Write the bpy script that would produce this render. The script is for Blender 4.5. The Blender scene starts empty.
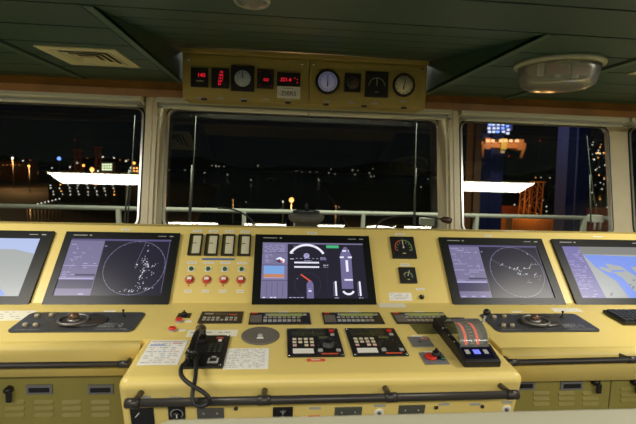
import bpy, math, random
import numpy as np
from mathutils import Matrix, Vector
random.seed(4)
PI = math.pi
COL = bpy.context.scene.collection

# ------------------------------------------------------------------ camera
F, YAW, PITCH, ROLL, EYE = 424.0, 5.3, 6.2, 1.75, 1.65
_y, _p, _r = map(math.radians, (YAW, PITCH, ROLL))
FWD = np.array([math.sin(_y)*math.cos(_p), math.cos(_y)*math.cos(_p), -math.sin(_p)])
_r0 = np.array([math.cos(_y), -math.sin(_y), 0]); _u0 = np.cross(_r0, FWD)
RGT = math.cos(_r)*_r0 + math.sin(_r)*_u0
UP = np.cross(RGT, FWD)
CAM = np.array([0, 0, EYE])
cd = bpy.data.cameras.new('camera'); cd.lens = 24; cd.sensor_width = 36; cd.clip_start = .05; cd.clip_end = 5000
cam = bpy.data.objects.new('camera', cd); COL.objects.link(cam)
M = Matrix.Identity(4)
for i in range(3):
    M[i][0], M[i][1], M[i][2], M[i][3] = RGT[i], UP[i], -FWD[i], CAM[i]
cam.matrix_world = M
cd.dof.use_dof = True; cd.dof.focus_distance = 2.35; cd.dof.aperture_fstop = 2.8
bpy.context.scene.camera = cam

def on(px, py, p0, n):
    d = (px-318)/F*RGT + (212-py)/F*UP + FWD
    n = np.array(n, float)
    t = ((np.array(p0, float)-CAM) @ n)/(d @ n)
    return CAM + t*d
def aty(px, py, Y): return on(px, py, (0, Y, 0), (0, 1, 0))
def atz(px, py, z): return on(px, py, (0, 0, z), (0, 0, 1))

# ------------------------------------------------------------------ materials
MATS = {}
def pm(name, col, rough=.5, metal=0, emit=None, es=0, bump=0, bscale=60, var=0, vscale=8, alpha=1, spec=.5, coat=0):
    m = bpy.data.materials.new(name); m.use_nodes = True
    nt = m.node_tree; b = nt.nodes['Principled BSDF']
    b.inputs['Base Color'].default_value = (*col, 1); b.inputs['Roughness'].default_value = rough
    b.inputs['Metallic'].default_value = metal; b.inputs['Specular IOR Level'].default_value = spec
    b.inputs['Coat Weight'].default_value = coat
    if emit:
        b.inputs['Emission Color'].default_value = (*emit, 1); b.inputs['Emission Strength'].default_value = es
        m.cycles.emission_sampling = 'NONE'
    tc = nt.nodes.new('ShaderNodeTexCoord')
    if var:
        n = nt.nodes.new('ShaderNodeTexNoise'); n.inputs['Scale'].default_value = vscale; n.inputs['Detail'].default_value = 4
        nt.links.new(tc.outputs['Object'], n.inputs['Vector'])
        r = nt.nodes.new('ShaderNodeMapRange'); r.inputs['From Min'].default_value = .3; r.inputs['From Max'].default_value = .7
        r.inputs['To Min'].default_value = 1-var; r.inputs['To Max'].default_value = 1+var
        nt.links.new(n.outputs['Fac'], r.inputs['Value'])
        v = nt.nodes.new('ShaderNodeVectorMath'); v.operation = 'SCALE'; v.inputs[0].default_value = col
        nt.links.new(r.outputs['Result'], v.inputs['Scale']); nt.links.new(v.outputs['Vector'], b.inputs['Base Color'])
    if bump:
        n2 = nt.nodes.new('ShaderNodeTexNoise'); n2.inputs['Scale'].default_value = bscale; n2.inputs['Detail'].default_value = 3
        nt.links.new(tc.outputs['Object'], n2.inputs['Vector'])
        bp = nt.nodes.new('ShaderNodeBump'); bp.inputs['Strength'].default_value = bump; bp.inputs['Distance'].default_value = .002
        nt.links.new(n2.outputs['Fac'], bp.inputs['Height']); nt.links.new(bp.outputs['Normal'], b.inputs['Normal'])
    MATS[name] = m; return m
def srgb(r, g, b):
    f = lambda c: (c/255/12.92) if c/255 <= .04045 else ((c/255+.055)/1.055)**2.4
    return (f(r), f(g), f(b))
def em(name, rgb, s=1.0, rough=.35, spec=.5):
    return pm(name, (.004, .004, .005), rough, 0, srgb(*rgb), s, spec=spec)
YEL = pm('yellow console paint', (.81, .635, .20), .38, bump=.12, bscale=90, var=.03, vscale=3)
OLV = pm('olive cabinet paint', (.30, .26, .065), .45, var=.05)
BOXY = pm('ochre instrument box paint', (.42, .33, .09), .5, var=.04)
BLK = pm('black plastic', (.010, .010, .011), .42, bump=.1)
BEZ = pm('monitor bezel satin black', (.008, .009, .009), .38, spec=.3)
BRN = pm('dark brown panel face', (.025, .018, .012), .4)
DGR = pm('dark grey plate', (.055, .058, .062), .3, spec=.6)
GRY = pm('mid grey plate', (.20, .20, .21), .45, metal=.2)
LGR = pm('light grey plastic', (.42, .42, .40), .5)
RAILM = pm('dark bronze rail paint', (.045, .040, .036), .38, metal=.3)
CRM = pm('cream key plastic', (.75, .66, .46), .5)
WHT = pm('white label plastic', (.88, .86, .78), .5)
PAPER = pm('paper sheet', (.88, .86, .80), .8)
PAPER2 = pm('cream tape', (.88, .84, .68), .6)
INK = pm('printed ink grey', (.45, .43, .42), .8)
INKB = pm('printed ink blue', (.36, .47, .68), .8)
INKR = pm('printed ink pink', (.68, .42, .38), .8)
RED = pm('red button plastic', (.62, .03, .02), .35)
REDL = pm('red label', (.72, .10, .04), .5)
GRN = pm('dark green button', (.01, .10, .05), .3)
CHR = pm('chrome', (.7, .7, .68), .18, metal=1)
SILV = pm('brushed silver', (.45, .44, .42), .3, metal=.9)
BLUE = pm('blue strip plastic', (.10, .17, .40), .5)
OLF = pm('dark olive filter film', (.10, .10, .03), .3)
LCD = pm('green display glass', (.36, .42, .13), .35)
LCDD = pm('dim green display', (.10, .11, .05), .35)
SPKR = pm('speaker grille grey', (.15, .135, .11), .6, bump=.6, bscale=400)
CEIL = pm('dark green ceiling panel paint', (.029, .072, .050), .42, var=.08, vscale=2)
CTRM = pm('ceiling joint trim paint', (.06, .12, .085), .4)
CBK = pm('dark ceiling backing', (.012, .014, .012), .7)
WALLM = pm('beige window wall paint', (.68, .61, .42), .42, var=.03)
BLIND = pm('pale grey green blind cassette', (.60, .61, .48), .4)
VENT = pm('cream vent grille', (.62, .60, .38), .5)
GASK = pm('window gasket aluminium', (.75, .75, .70), .28, metal=.85)
WOODM = pm('varnished brown wood', (.27, .125, .03), .4, var=.25, vscale=5)
FLOORM = pm('grey blue floor covering', (.12, .13, .14), .7, var=.1)
BWALL = pm('cream cabin wall', (.38, .35, .25), .6)
BEIG = pm('beige counter laminate', (.52, .50, .36), .5)
RUB = pm('black rubber', (.012, .012, .012), .55)
EXTW = pm('white marine handrail paint', (.72, .74, .60), .5)
EXTG = pm('grey wiper metal', (.20, .21, .18), .35, metal=.6)
STEEL = pm('dark exterior steel', (.06, .06, .06), .6)

# ------------------------------------------------------------------ mesh builder
class MB:
    def __init__(s): s.v = []; s.f = []; s.m = []; s.sm = []
    def add(s, vs, fs, mi=0, smooth=False):
        o = len(s.v); s.v += [tuple(map(float, p)) for p in vs]
        for f in fs: s.f.append([o+i for i in f]); s.m.append(mi); s.sm.append(smooth)
        return s
    def box(s, x0, x1, y0, y1, z0, z1, mi=0):
        vs = [(x, y, z) for z in (z0, z1) for y in (y0, y1) for x in (x0, x1)]
        return s.add(vs, [(0, 2, 3, 1), (4, 5, 7, 6), (0, 1, 5, 4), (2, 6, 7, 3), (0, 4, 6, 2), (1, 3, 7, 5)], mi)
    def cb(s, cx, cy, cz, sx, sy, sz, mi=0):
        return s.box(cx-sx/2, cx+sx/2, cy-sy/2, cy+sy/2, cz-sz/2, cz+sz/2, mi)
    def prism(s, pts, z0, z1, mi=0):
        a = sum(pts[i][0]*pts[(i+1) % len(pts)][1]-pts[(i+1) % len(pts)][0]*pts[i][1] for i in range(len(pts)))
        if a < 0: pts = pts[::-1]
        n = len(pts)
        vs = [(x, y, z0) for x, y in pts]+[(x, y, z1) for x, y in pts]
        fs = [tuple(range(n-1, -1, -1)), tuple(range(n, 2*n))]+[(i, (i+1) % n, n+(i+1) % n, n+i) for i in range(n)]
        return s.add(vs, fs, mi)
    def profx(s, pts, x0, x1, mi=0, smooth=False):     # (y,z) profile swept along x
        a = sum(pts[i][0]*pts[(i+1) % len(pts)][1]-pts[(i+1) % len(pts)][0]*pts[i][1] for i in range(len(pts)))
        if a < 0: pts = pts[::-1]
        n = len(pts)
        vs = [(x0, y, z) for y, z in pts]+[(x1, y, z) for y, z in pts]
        fs = [tuple(range(n-1, -1, -1)), tuple(range(n, 2*n))]+[(i, (i+1) % n, n+(i+1) % n, n+i) for i in range(n)]
        return s.add(vs, fs, mi)
    def flat(s, pts, z, mi=0):
        return s.add([(x, y, z) for x, y in pts], [tuple(range(len(pts)))], mi)
    def rect(s, x0, x1, y0, y1, z, mi=0): return s.flat([(x0, y0), (x1, y0), (x1, y1), (x0, y1)], z, mi)
    def tube(s, P, r, seg=10, mi=0, caps=True):
        P = [Vector(p) for p in P]; n = len(P); rr = r if isinstance(r, (list, tuple)) else [r]*n
        vs = []; prev = None
        for i, p in enumerate(P):
            t = (P[min(i+1, n-1)]-P[max(i-1, 0)]).normalized()
            if prev is None:
                a = Vector((0, 0, 1)) if abs(t.z) < .9 else Vector((1, 0, 0)); u = t.cross(a).normalized()
            else: u = (prev-t*prev.dot(t)).normalized()
            prev = u; w = t.cross(u)
            for k in range(seg):
                an = 2*PI*k/seg; vs.append(p+(u*math.cos(an)+w*math.sin(an))*rr[i])
        fs = [(i*seg+k, i*seg+(k+1) % seg, (i+1)*seg+(k+1) % seg, (i+1)*seg+k) for i in range(n-1) for k in range(seg)]
        s.add(vs, fs, mi, True)
        if caps: 
            o = len(s.v)-len(vs)
            s.f += [[o+k for k in range(seg-1, -1, -1)], [o+(n-1)*seg+k for k in range(seg)]]; s.m += [mi, mi]; s.sm += [False, False]
        return s
    def lathe(s, prof, c=(0, 0), seg=28, mi=0, smooth=True, z0=0, sy=1):   # (r,z) about local z
        vs = [(c[0]+r*math.cos(2*PI*k/seg), c[1]+sy*r*math.sin(2*PI*k/seg), z0+z) for r, z in prof for k in range(seg)]
        fs = [(i*seg+k, i*seg+(k+1) % seg, (i+1)*seg+(k+1) % seg, (i+1)*seg+k) for i in range(len(prof)-1) for k in range(seg)]
        s.add(vs, fs, mi, smooth)
        o = len(s.v)-len(vs); n = len(prof)
        s.f += [[o+k for k in range(seg-1, -1, -1)], [o+(n-1)*seg+k for k in range(seg)]]; s.m += [mi, mi]; s.sm += [False, False]
        return s
    def arc(s, cx, cy, r0, r1, a0, a1, z, mi=0, seg=32):
        vs = []; a0, a1 = math.radians(a0), math.radians(a1)
        for i in range(seg+1):
            a = a0+(a1-a0)*i/seg
            vs += [(cx+r0*math.cos(a), cy+r0*math.sin(a), z), (cx+r1*math.cos(a), cy+r1*math.sin(a), z)]
        sgn = 1 if a1 > a0 else -1
        fs = [(2*i, 2*i+1, 2*i+3, 2*i+2)[::sgn] for i in range(seg)]
        return s.add(vs, fs, mi)
    def line(s, x0, y0, x1, y1, w, z, mi=0):
        d = math.hypot(x1-x0, y1-y0) or 1; nx, ny = -(y1-y0)/d*w/2, (x1-x0)/d*w/2
        return s.flat([(x0-nx, y0-ny), (x1-nx, y1-ny), (x1+nx, y1+ny), (x0+nx, y0+ny)], z, mi)
    def obj(s, name, mats, parent=None, bevel=0, seg=2, M=None):
        me = bpy.data.meshes.new(name); me.from_pydata(s.v, [], s.f); me.update()
        mats = mats if isinstance(mats, (list, tuple)) else [mats]
        for m in mats: me.materials.append(m)
        for p, mi, sm in zip(me.polygons, s.m, s.sm): p.material_index = mi; p.use_smooth = sm
        o = bpy.data.objects.new(name, me); COL.objects.link(o)
        if parent: o.parent = parent
        if M is not None: o.matrix_world = M
        if bevel:
            b = o.modifiers.new('bevel', 'BEVEL'); b.width = bevel; b.segments = seg; b.limit_method = 'ANGLE'; b.angle_limit = math.radians(35)
        return o

def tag(o, label=None, cat=None, group=None, kind=None):
    if label: o['label'] = label
    if cat: o['category'] = cat
    if group: o['group'] = group
    if kind: o['kind'] = kind
    return o
def empty(name, M, label, cat, group=None):
    o = bpy.data.objects.new(name, None); COL.objects.link(o); o.empty_display_size = .05
    o.matrix_world = M if isinstance(M, Matrix) else Matrix.Translation(M)
    return tag(o, label, cat, group)
def struct(name, mb, m, **k): return tag(mb.obj(name, m, **k), kind='structure')
def rrect(x0, x1, y0, y1, r, n=6):
    P = []
    for cx, cy, a in ((x1-r, y1-r, 0), (x0+r, y1-r, 90), (x0+r, y0+r, 180), (x1-r, y0+r, 270)):
        for i in range(n+1):
            t = math.radians(a+90*i/n); P.append((cx+r*math.cos(t), cy+r*math.sin(t)))
    return P

# local frames of the console faces: x to the right, y up the face, z out of it
O0 = Vector((0, 2.24, .905)); AD, AS = math.radians(4.7), math.radians(50)
def face(u, v, a, lift=0):
    d = Vector((0, math.cos(a), math.sin(a))); n = Vector((0, -math.sin(a), math.cos(a)))
    o = O0+Vector((u, 0, 0))+d*v+n*lift
    return Matrix(((1, 0, 0, o.x), (0, d.y, n.y, o.y), (0, d.z, n.z, o.z), (0, 0, 0, 1)))
D = lambda u, v, l=0: face(u, v, AD, l)
S = lambda u, v, l=0: face(u, v, AS, l)
def front(x, y, z): return Matrix(((1, 0, 0, x), (0, 0, -1, y), (0, 1, 0, z), (0, 0, 0, 1)))   # upright face looking aft
def local(px, py, a):
    n = (0, -math.sin(a), math.cos(a)); q = on(px, py, tuple(O0), n)
    return q[0], float((q-np.array(O0)) @ np.array((0, math.cos(a), math.sin(a))))
def text(s, size, mat, parent, x, y, z, name='lettering', ext=.0004):
    c = bpy.data.curves.new(name, 'FONT'); c.body = s; c.size = size; c.extrude = ext; c.align_x = 'CENTER'; c.align_y = 'CENTER'
    o = bpy.data.objects.new(name, c); COL.objects.link(o); c.materials.append(mat); o.parent = parent; o.location = (x, y, z)
    dg = bpy.context.evaluated_depsgraph_get(); me = bpy.data.meshes.new_from_object(o.evaluated_get(dg))
    n = bpy.data.objects.new(name, me); COL.objects.link(n); n.parent = parent; n.location = (x, y, z)
    bpy.data.objects.remove(o); n.name = name; return n

# ================================================================== THE ROOM
XL, XR, YB = -3.6, 4.2, -3.6
struct('floor', MB().box(XL-.1, XR+.1, YB-.1, 3.4, -.05, 0), FLOORM)
struct('wall_back', MB().box(XL-.1, XR+.1, YB-.12, YB, 0, 2.3), BWALL)
struct('wall_left', MB().box(XL-.1, XL, YB, 3.4, 0, 2.3), BWALL)
struct('wall_right', MB().box(XR, XR+.1, YB, 3.4, 0, 2.3), BWALL)
# ceiling boards running athwart, a raised bay over the instrument box
BX0, BX1, BY0 = -.685, 1.045, 1.665
grooves = [YB]+[1.665-.272*k for k in range(18, 0, -1)]+[1.665+.272*k for k in range(0, 6)]+[3.14]
mb = MB(); g = .006
for a, b in zip(grooves[:-1], grooves[1:]):
    if b <= 1.67: mb.box(XL, XR, a+g, b-g, 2.2, 2.225)
    else: mb.box(XL, BX0-.045, a+g, b-g, 2.2, 2.225); mb.box(BX1+.045, XR, a+g, b-g, 2.2, 2.225)
mb.box(XL, XR, YB, 1.665, 2.225, 2.24, 1); mb.box(XL, BX0-.005, 1.665, 3.45, 2.225, 2.24, 1); mb.box(BX1+.005, XR, 1.665, 3.45, 2.225, 2.24, 1)
mb.box(XL, XR, YB, 3.45, 2.62, 2.64, 1)
zr = lambda y: 2.2+(y-1.665)*.155
ys = [1.665+.215*k for k in range(8)]
for a, b in zip(ys[:-1], ys[1:]):
    a += .005; b -= .005
    mb.profx([(a, zr(a)), (b, zr(b)), (b, zr(b)+.02), (a, zr(a)+.02)], BX0, BX1)
mb.profx([(1.66, 2.235), (3.2, zr(3.2)+.035), (3.2, zr(3.2)+.045), (1.66, 2.25)], BX0, BX1, 1)
struct('ceiling', mb, [CEIL, CBK])
# sides of the bay and the lengthwise joint strips
for i, (x, w) in enumerate(((BX0, -1), (BX1, 1))):
    m2 = MB().profx([(1.665, 2.2), (3.14, 2.2), (3.14, 2.45), (1.665, 2.215)], min(x, x+w*.012), max(x, x+w*.012), 0)
    struct('trim_%d' % (i+1), m2, [CEIL])
    m2 = MB().box(min(x, x+w*.034), max(x, x+w*.034), 1.665, 3.14, 2.194, 2.215, 0)
    struct('trim_%d' % (i+3), m2, [CTRM], bevel=.003)
for i, (px, py) in enumerate(((0, 42), (636, 60))):
    x = atz(px, py, 2.2)[0]
    m2 = MB().box(x-.022, x+.022, 1.68, 3.14, 2.190, 2.2, 0); m2.box(x-.036, x+.036, 1.68, 3.14, 2.1975, 2.2005, 1)
    struct('trim_%d' % (i+5), m2, [CTRM, CBK])
# wooden cornice above the windows
struct('trim_7', MB().profx([(3.12, 2.095), (3.112, 2.145), (3.12, 2.15), (3.13, 2.2), (3.2, 2.2), (3.2, 2.095)], XL, XR), WOODM)

# window wall: a tilted plane (front of the mullions at y = 2.98 + .2 (z - 1.2))
TI = math.atan(.2)
WB = lambda z, d=0: 2.98+.2*(z-1.2)+d
GD = .18
def wallM(d): # local frame: x right, y up the wall, z aft
    return Matrix(((1, 0, 0, 0), (0, math.sin(TI), -math.cos(TI), 2.98+d), (0, math.cos(TI), math.sin(TI), 1.2), (0, 0, 0, 1)))
cosT = math.cos(TI)
def wl(px, py, d):      # pixel -> x, up-wall coordinate on the plane shifted by d
    q = on(px, py, (0, 2.98+d, 1.2), (0, 1, -.2)); return q[0], (q[2]-1.2)/cosT
wins = [(-3.1, wl(143.5, 130, GD)[0], 'window_1'), (wl(166.5, 130, GD)[0], wl(439.5, 150, GD)[0], 'window_2'),
        (wl(460.5, 150, GD)[0], wl(609, 160, GD)[0], 'window_3'), (wl(630, 160, GD)[0], 3.95, 'window_4')]
WY0, WY1, WR = -.03, .865, .075
WY0 = wl(604, 228, GD)[1]-.065
mb = MB()
edges = [XL]+[e for w in wins for e in w[:2]]+[XR]
th = .03
mb.box(XL, XR, WY1, 1.06, -th, 0); mb.box(XL, XR, -1.25, WY0, -th, 0)
for i in range(0, len(edges), 2): mb.box(edges[i], edges[i+1], WY0, WY1, -th, 0)
for a, b, _ in wins:     # rounded corners
    for cx, cy, sx, sy in ((a, WY0, 1, 1), (b, WY0, -1, 1), (a, WY1, 1, -1), (b, WY1, -1, -1)):
        P = [(cx, cy)]+[(cx+sx*WR*(1-math.sin(t)), cy+sy*WR*(1-math.cos(t))) for t in [PI/2*k/6 for k in range(7)]]
        mb.prism(P, -th, 0)
struct('wall_front', mb, WALLM, M=wallM(GD))
mb = MB().box(XL, XR, 0, .55, -.03, 0)
struct('wall_front_lower', MB().box(XL, XR, 3.0, 3.03, 0, 1.02), WALLM)
struct('trim_8', MB().box(XL, XR, 2.9, WB(1.15, GD)+.03, 1.13, 1.155), WALLM)   # window sill
GL = bpy.data.materials.new('window glass'); GL.use_nodes = True
nt = GL.node_tree; nt.nodes.clear(); out = nt.nodes.new('ShaderNodeOutputMaterial'); mx = nt.nodes.new('ShaderNodeMixShader')
fr = nt.nodes.new('ShaderNodeFresnel'); fr.inputs['IOR'].default_value = 1.85
tr = nt.nodes.new('ShaderNodeBsdfTransparent'); tr.inputs['Color'].default_value = (.9, .93, .92, 1)
gl = nt.nodes.new('ShaderNodeBsdfGlossy'); gl.inputs['Roughness'].default_value = 0
nt.links.new(fr.outputs[0], mx.inputs[0]); nt.links.new(tr.outputs[0], mx.inputs[1]); nt.links.new(gl.outputs[0], mx.inputs[2]); nt.links.new(mx.outputs[0], out.inputs[0])
for a, b, nm in wins:
    w = bpy.data.objects.new(nm, None); COL.objects.link(w); w.matrix_world = wallM(GD); w['kind'] = 'structure'
    MB().flat(rrect(a+.004, b-.004, WY0+.004, WY1-.004, WR), -.012).obj('pane', GL, w)
    o_, i_ = rrect(a, b, WY0, WY1, WR), rrect(a+.014, b-.014, WY0+.014, WY1-.014, WR-.014); n = len(o_)
    ring = MB(); ring.add([(x, y, z) for z in (-.02, .008) for P in (o_, i_) for x, y in P],
        [q for k in range(n) for q in ((2*n+k, 2*n+(k+1) % n, 3*n+(k+1) % n, 3*n+k), (n+k, n+(k+1) % n, 3*n+(k+1) % n, 3*n+k)[::-1], (k, (k+1) % n, 2*n+(k+1) % n, 2*n+k))])
    ring.obj('gasket', GASK, w)
    # black rubber bead with studs around the frame
    o2 = rrect(a-.012, b+.012, WY0-.012, WY1+.012, WR+.012)
    r2 = MB(); r2.add([(x, y, .003) for P in (o2, o_) for x, y in P], [(k, (k+1) % n, n+(k+1) % n, n+k) for k in range(n)])
    r2.obj('rubber_bead', RUB, w)
# mullion posts standing proud of the wall
for i, (a, b) in enumerate(((wl(145.5, 115, 0)[0], wl(157, 115, 0)[0]), (wl(449, 120, 0)[0], wl(459, 120, 0)[0]))):
    m2 = MB().box(a, b, -.2, .94, -GD+.0, 0); m2.box(a+.028, b-.028, -.2, .94, 0, .008)
    # casing between post and glass
    if i == 0: m2.box(b, b+.02, -.2, .94, -GD+.001, -.02)
    else: m2.box(a-.02, a, -.2, .94, -GD+.001, -.02)
    struct('trim_%d' % (9+i), m2, WALLM, M=wallM(0), bevel=.004)
# roller blind cassettes, one above each window
q = wallM(0)
for (x0, x1, lab) in ((-3.1, wl(143.5, 103, 0)[0], 'pale roller blind cassette above the left window'),
                      (wl(157.5, 104, 0)[0], wl(450.5, 113, 0)[0], 'pale roller blind cassette above the wide middle window'),
                      (wl(460, 115, 0)[0], wl(626, 121, 0)[0], 'pale roller blind cassette above the right window'),
                      (wl(629, 121, 0)[0], 3.95, 'pale roller blind cassette at the far right frame edge')):
    y0 = (2.022-1.2)/cosT
    e = empty('blind_cassette', wallM(0) @ Matrix.Translation(((x0+x1)/2, y0, 0)), lab, 'blind', 'roller blinds')
    h = (x1-x0)/2
    MB().box(-h, h, .036, .078, -.05, .035).obj('cassette', BLIND, e, bevel=.006)
    MB().tube([(-h+.01, .012, 0), (h-.01, .012, 0)], .013, 10).obj('bottom_bar', BLIND, e)
    MB().box(-h+.02, h-.02, .02, .04, -.012, -.004).obj('fabric', LGR, e)
    for sx in (-1, 1): MB().cb(sx*(h-.02), .006, .012, .03, .014, .012).obj('end_stop', SILV, e)
    MB().cb(0, -.004, .008, .012, .022, .01).obj('pull_tab', LGR, e)

# ================================================================== CONSOLES
def arc_pts(cx, cy, r, a0, a1, n=7):
    return [(cx+r*math.cos(math.radians(a0+(a1-a0)*i/n)), cy+r*math.sin(math.radians(a0+(a1-a0)*i/n))) for i in range(n+1)]
dz = lambda y: .905+(y-2.24)*math.tan(AD)
top_y, top_z = 2.24+.478*math.cos(AS), .905+.478*math.sin(AS)
def profile(yf, r, zb, ybot):
    c = (yf+r, dz(yf+r)-r)
    P = [(2.85, 1.0), (2.85, top_z-.05), (2.62, top_z), (top_y+.012, top_z)]+[(top_y, top_z-.004), (2.24, .905)]
    P += arc_pts(c[0], c[1], r, 92, 183)
    P += [(ybot, zb), (2.4, zb), (2.4, .05), (2.85, .05)]
    return P
def console(name, x0, x1, P, lab):
    e = empty(name, ((x0+x1)/2, 2.3, 0), lab, 'console')
    mb = MB(); mb.profx(P, x0-(x0+x1)/2, x1-(x0+x1)/2)
    mb.v = [(x, y-2.3, z) for x, y, z in mb.v]
    b = mb.obj('body', YEL, e)
    for p in b.data.polygons:
        if len(p.vertices) == 4 and abs(p.normal.x) < .5:
            ys_ = [b.data.vertices[i].co.y+2.3 for i in p.vertices]; zs_ = [b.data.vertices[i].co.z for i in p.vertices]
            if max(ys_)-min(ys_) < .03: p.use_smooth = True
    return e
CX0, CX1 = -.583, 1.0
lc = console('side_console', -2.7, CX0, profile(1.80, .035, .735, 1.79), 'yellow console wing on the left with chart and radar monitors and olive cabinets below')
rc = console('side_console', CX1, 3.3, profile(1.71, .035, .725, 1.70), 'yellow console wing on the right with radar and chart monitors and a keyboard')
# centre console: rear body plus the projecting desk with rounded corners
cc = empty('centre_console', ((CX0+CX1)/2, 2.3, 0), 'yellow centre console with the conning monitor, phone and thruster lever', 'console')
hx = (CX1-CX0)/2
rear = profile(1.84, .003, .3, 1.84)
mb = MB().profx(rear, -hx, hx); mb.v = [(x, y-2.3, z) for x, y, z in mb.v]; mb.obj('rear_body', YEL, cc)
mb = MB().profx([(1.525, dz(1.525)-.0008), (1.90, dz(1.90)-.0008), (1.90, .05), (1.62, .05), (1.585, .60)], -hx, hx); mb.v = [(x, y-2.3, z) for x, y, z in mb.v]
b = mb.obj('desk_body', YEL, cc, bevel=.042, seg=6)
for p in b.data.polygons: p.use_smooth = True
b.modifiers['bevel'].harden_normals = True

def label(par, u, v, w, h, F_, m=WHT, name='label_plate', t=.0015, ink=True):
    inv = par.matrix_world.inverted() @ F_(u, v)
    mb = MB().box(-w/2, w/2, -h/2, h/2, 0, t)
    if ink: mb.rect(-w*.4, w*.4, -h*.12, h*.12, t+.0003, 1)
    o = mb.obj(name, [m, INK], par); o.matrix_local = inv; return o

# ---------------- monitors
SCB = {}
def smat(name, rgb, s=1.0, rough=.3, spec=.35):
    if name not in SCB: SCB[name] = em('screen '+name, rgb, s, rough, spec)
    return SCB[name]
def txt(mb, x0, x1, y, h, z, mi, rnd, fill=.6):
    x = x0
    while x < x1:
        w = rnd.uniform(h*1.2, h*4)
        if rnd.random() < fill: mb.rect(x, min(x+w, x1), y, y+h, z, mi)
        x += w+h*.7
def monitor(u0, u1, scr, draw, lab, wide=False):
    v0, v1 = -.036, .421
    cx, cy = (u0+u1)/2, (v0+v1)/2; w, h = (u1-u0)/2, (v1-v0)/2
    e = empty('ship_monitor', S(cx, cy), lab, 'monitor', 'monitors on the sloping console face')
    s0, s1, t0, t1 = scr[0]-cx, scr[1]-cx, scr[2]-cy, scr[3]-cy
    mb = MB(); mb.box(-w, s0, -h, h, 0, .016); mb.box(s1, w, -h, h, 0, .016); mb.box(s0, s1, -h, t0, 0, .016); mb.box(s0, s1, t1, h, 0, .016)
    mb.box(-w+.004, w-.004, -h+.004, h-.004, -.01, .009)
    mb.obj('bezel', BEZ, e)
    mb = MB(); W_, H_ = s1-s0, t1-t0
    mats = draw(mb, W_, H_)
    o = mb.obj('screen', mats, e); o.location = (s0, t0, .0095)
    mb = MB(); mb.rect(-w*.86, -w*.62, h-.026, h-.021, .0163); mb.rect(-w*.58, -w*.54, h-.027, h-.020, .0163); mb.obj('brand_mark', LGR, e)
    mb = MB(); mb.rect(w*.62, w*.76, h-.026, h-.022, .0163); mb.rect(w*.82, w*.89, h-.027, h-.021, .0163); mb.obj('model_mark', LGR, e)
    MB().cb(w-.03, -h+.017, .0165, .005, .005, .001).obj('power_light', smat('led', (220, 235, 200), 1), e)
    return e
def scale2(mb, W_, H_, k0=0):   # normalised -> metres
    mb.v = mb.v[:k0]+[(x*W_, y*H_, z) for x, y, z in mb.v[k0:]]
def radar(seed, ang, pts):
    def draw(mb, W_, H_):
        rnd = random.Random(seed)
        mats = [smat('navy', (33, 31, 46)), smat('purple', (118, 112, 146)), smat('pale', (168, 162, 205)), smat('ring', (128, 124, 152)), smat('dkpurple', (62, 57, 88)), smat('white', (232, 232, 248)), smat('bar', (88, 82, 120))]
        mb.rect(0, 1, 0, 1, 0, 0); mb.rect(0, .335, 0, 1, .0004, 1); mb.rect(0, 1, .965, 1, .0008, 6)
        mb.rect(.0, .33, .12, .27, .0008, 4); mb.rect(.14, .33, .335, .365, .0008, 4)
        mb.rect(.0, .32, .275, .30, .0008, 2); mb.rect(.0, .12, .505, .515, .0010, 2); mb.rect(.2, .33, .505, .515, .0010, 2)
        for r in range(22):
            y = .96-r*.038
            if .1 < y < .29: continue
            a = rnd.choice((0.02, .08, .16)); b = min(.32, a+rnd.uniform(.05, .2))
            txt(mb, a, b, y, .012, .0011, 2, rnd, .45)
        for k in range(8): x = rnd.uniform(.03, .3); y = rnd.uniform(.45, .9); mb.rect(x, x+.004, y, y+rnd.uniform(.02, .06), .0011, 2)
        for k in range(3): txt(mb, .02+.1*k, .07+.1*k, .02, .02, .0011, 2, rnd, .8)
        txt(mb, .345, .37, .86, .012, .0011, 2, rnd, 1)
        scale2(mb, W_, H_)
        cx, cy, R = .685*W_, .49*H_, .475*H_
        mb.arc(cx, cy, R-.0022, R, 0, 360, .0006, 3, 72)
        for k in range(36):
            t = 2*PI*k/36; l = .008 if k % 3 == 0 else .004
            mb.line(cx+(R-l)*math.cos(t), cy+(R-l)*math.sin(t), cx+R*math.cos(t), cy+R*math.sin(t), .0016, .0007, 2)
        t = math.radians(ang); mb.line(cx, cy, cx+R*math.cos(t), cy+R*math.sin(t), .0016, .0008, 3)
        mb.rect(W_*.985, W_*.988, .02, H_*.95, .0008, 3)
        for (x, y, n, sx, sy) in pts:
            for k in range(n):
                a, b = cx+R*(x+rnd.gauss(0, sx)), cy+R*(y+rnd.gauss(0, sy)); q = rnd.uniform(.0009, .0030); w2 = rnd.uniform(.0009, .0024)
                mb.rect(a-q, a+q, b-w2, b+w2, .0010, 5)
        return mats
    return draw
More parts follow.
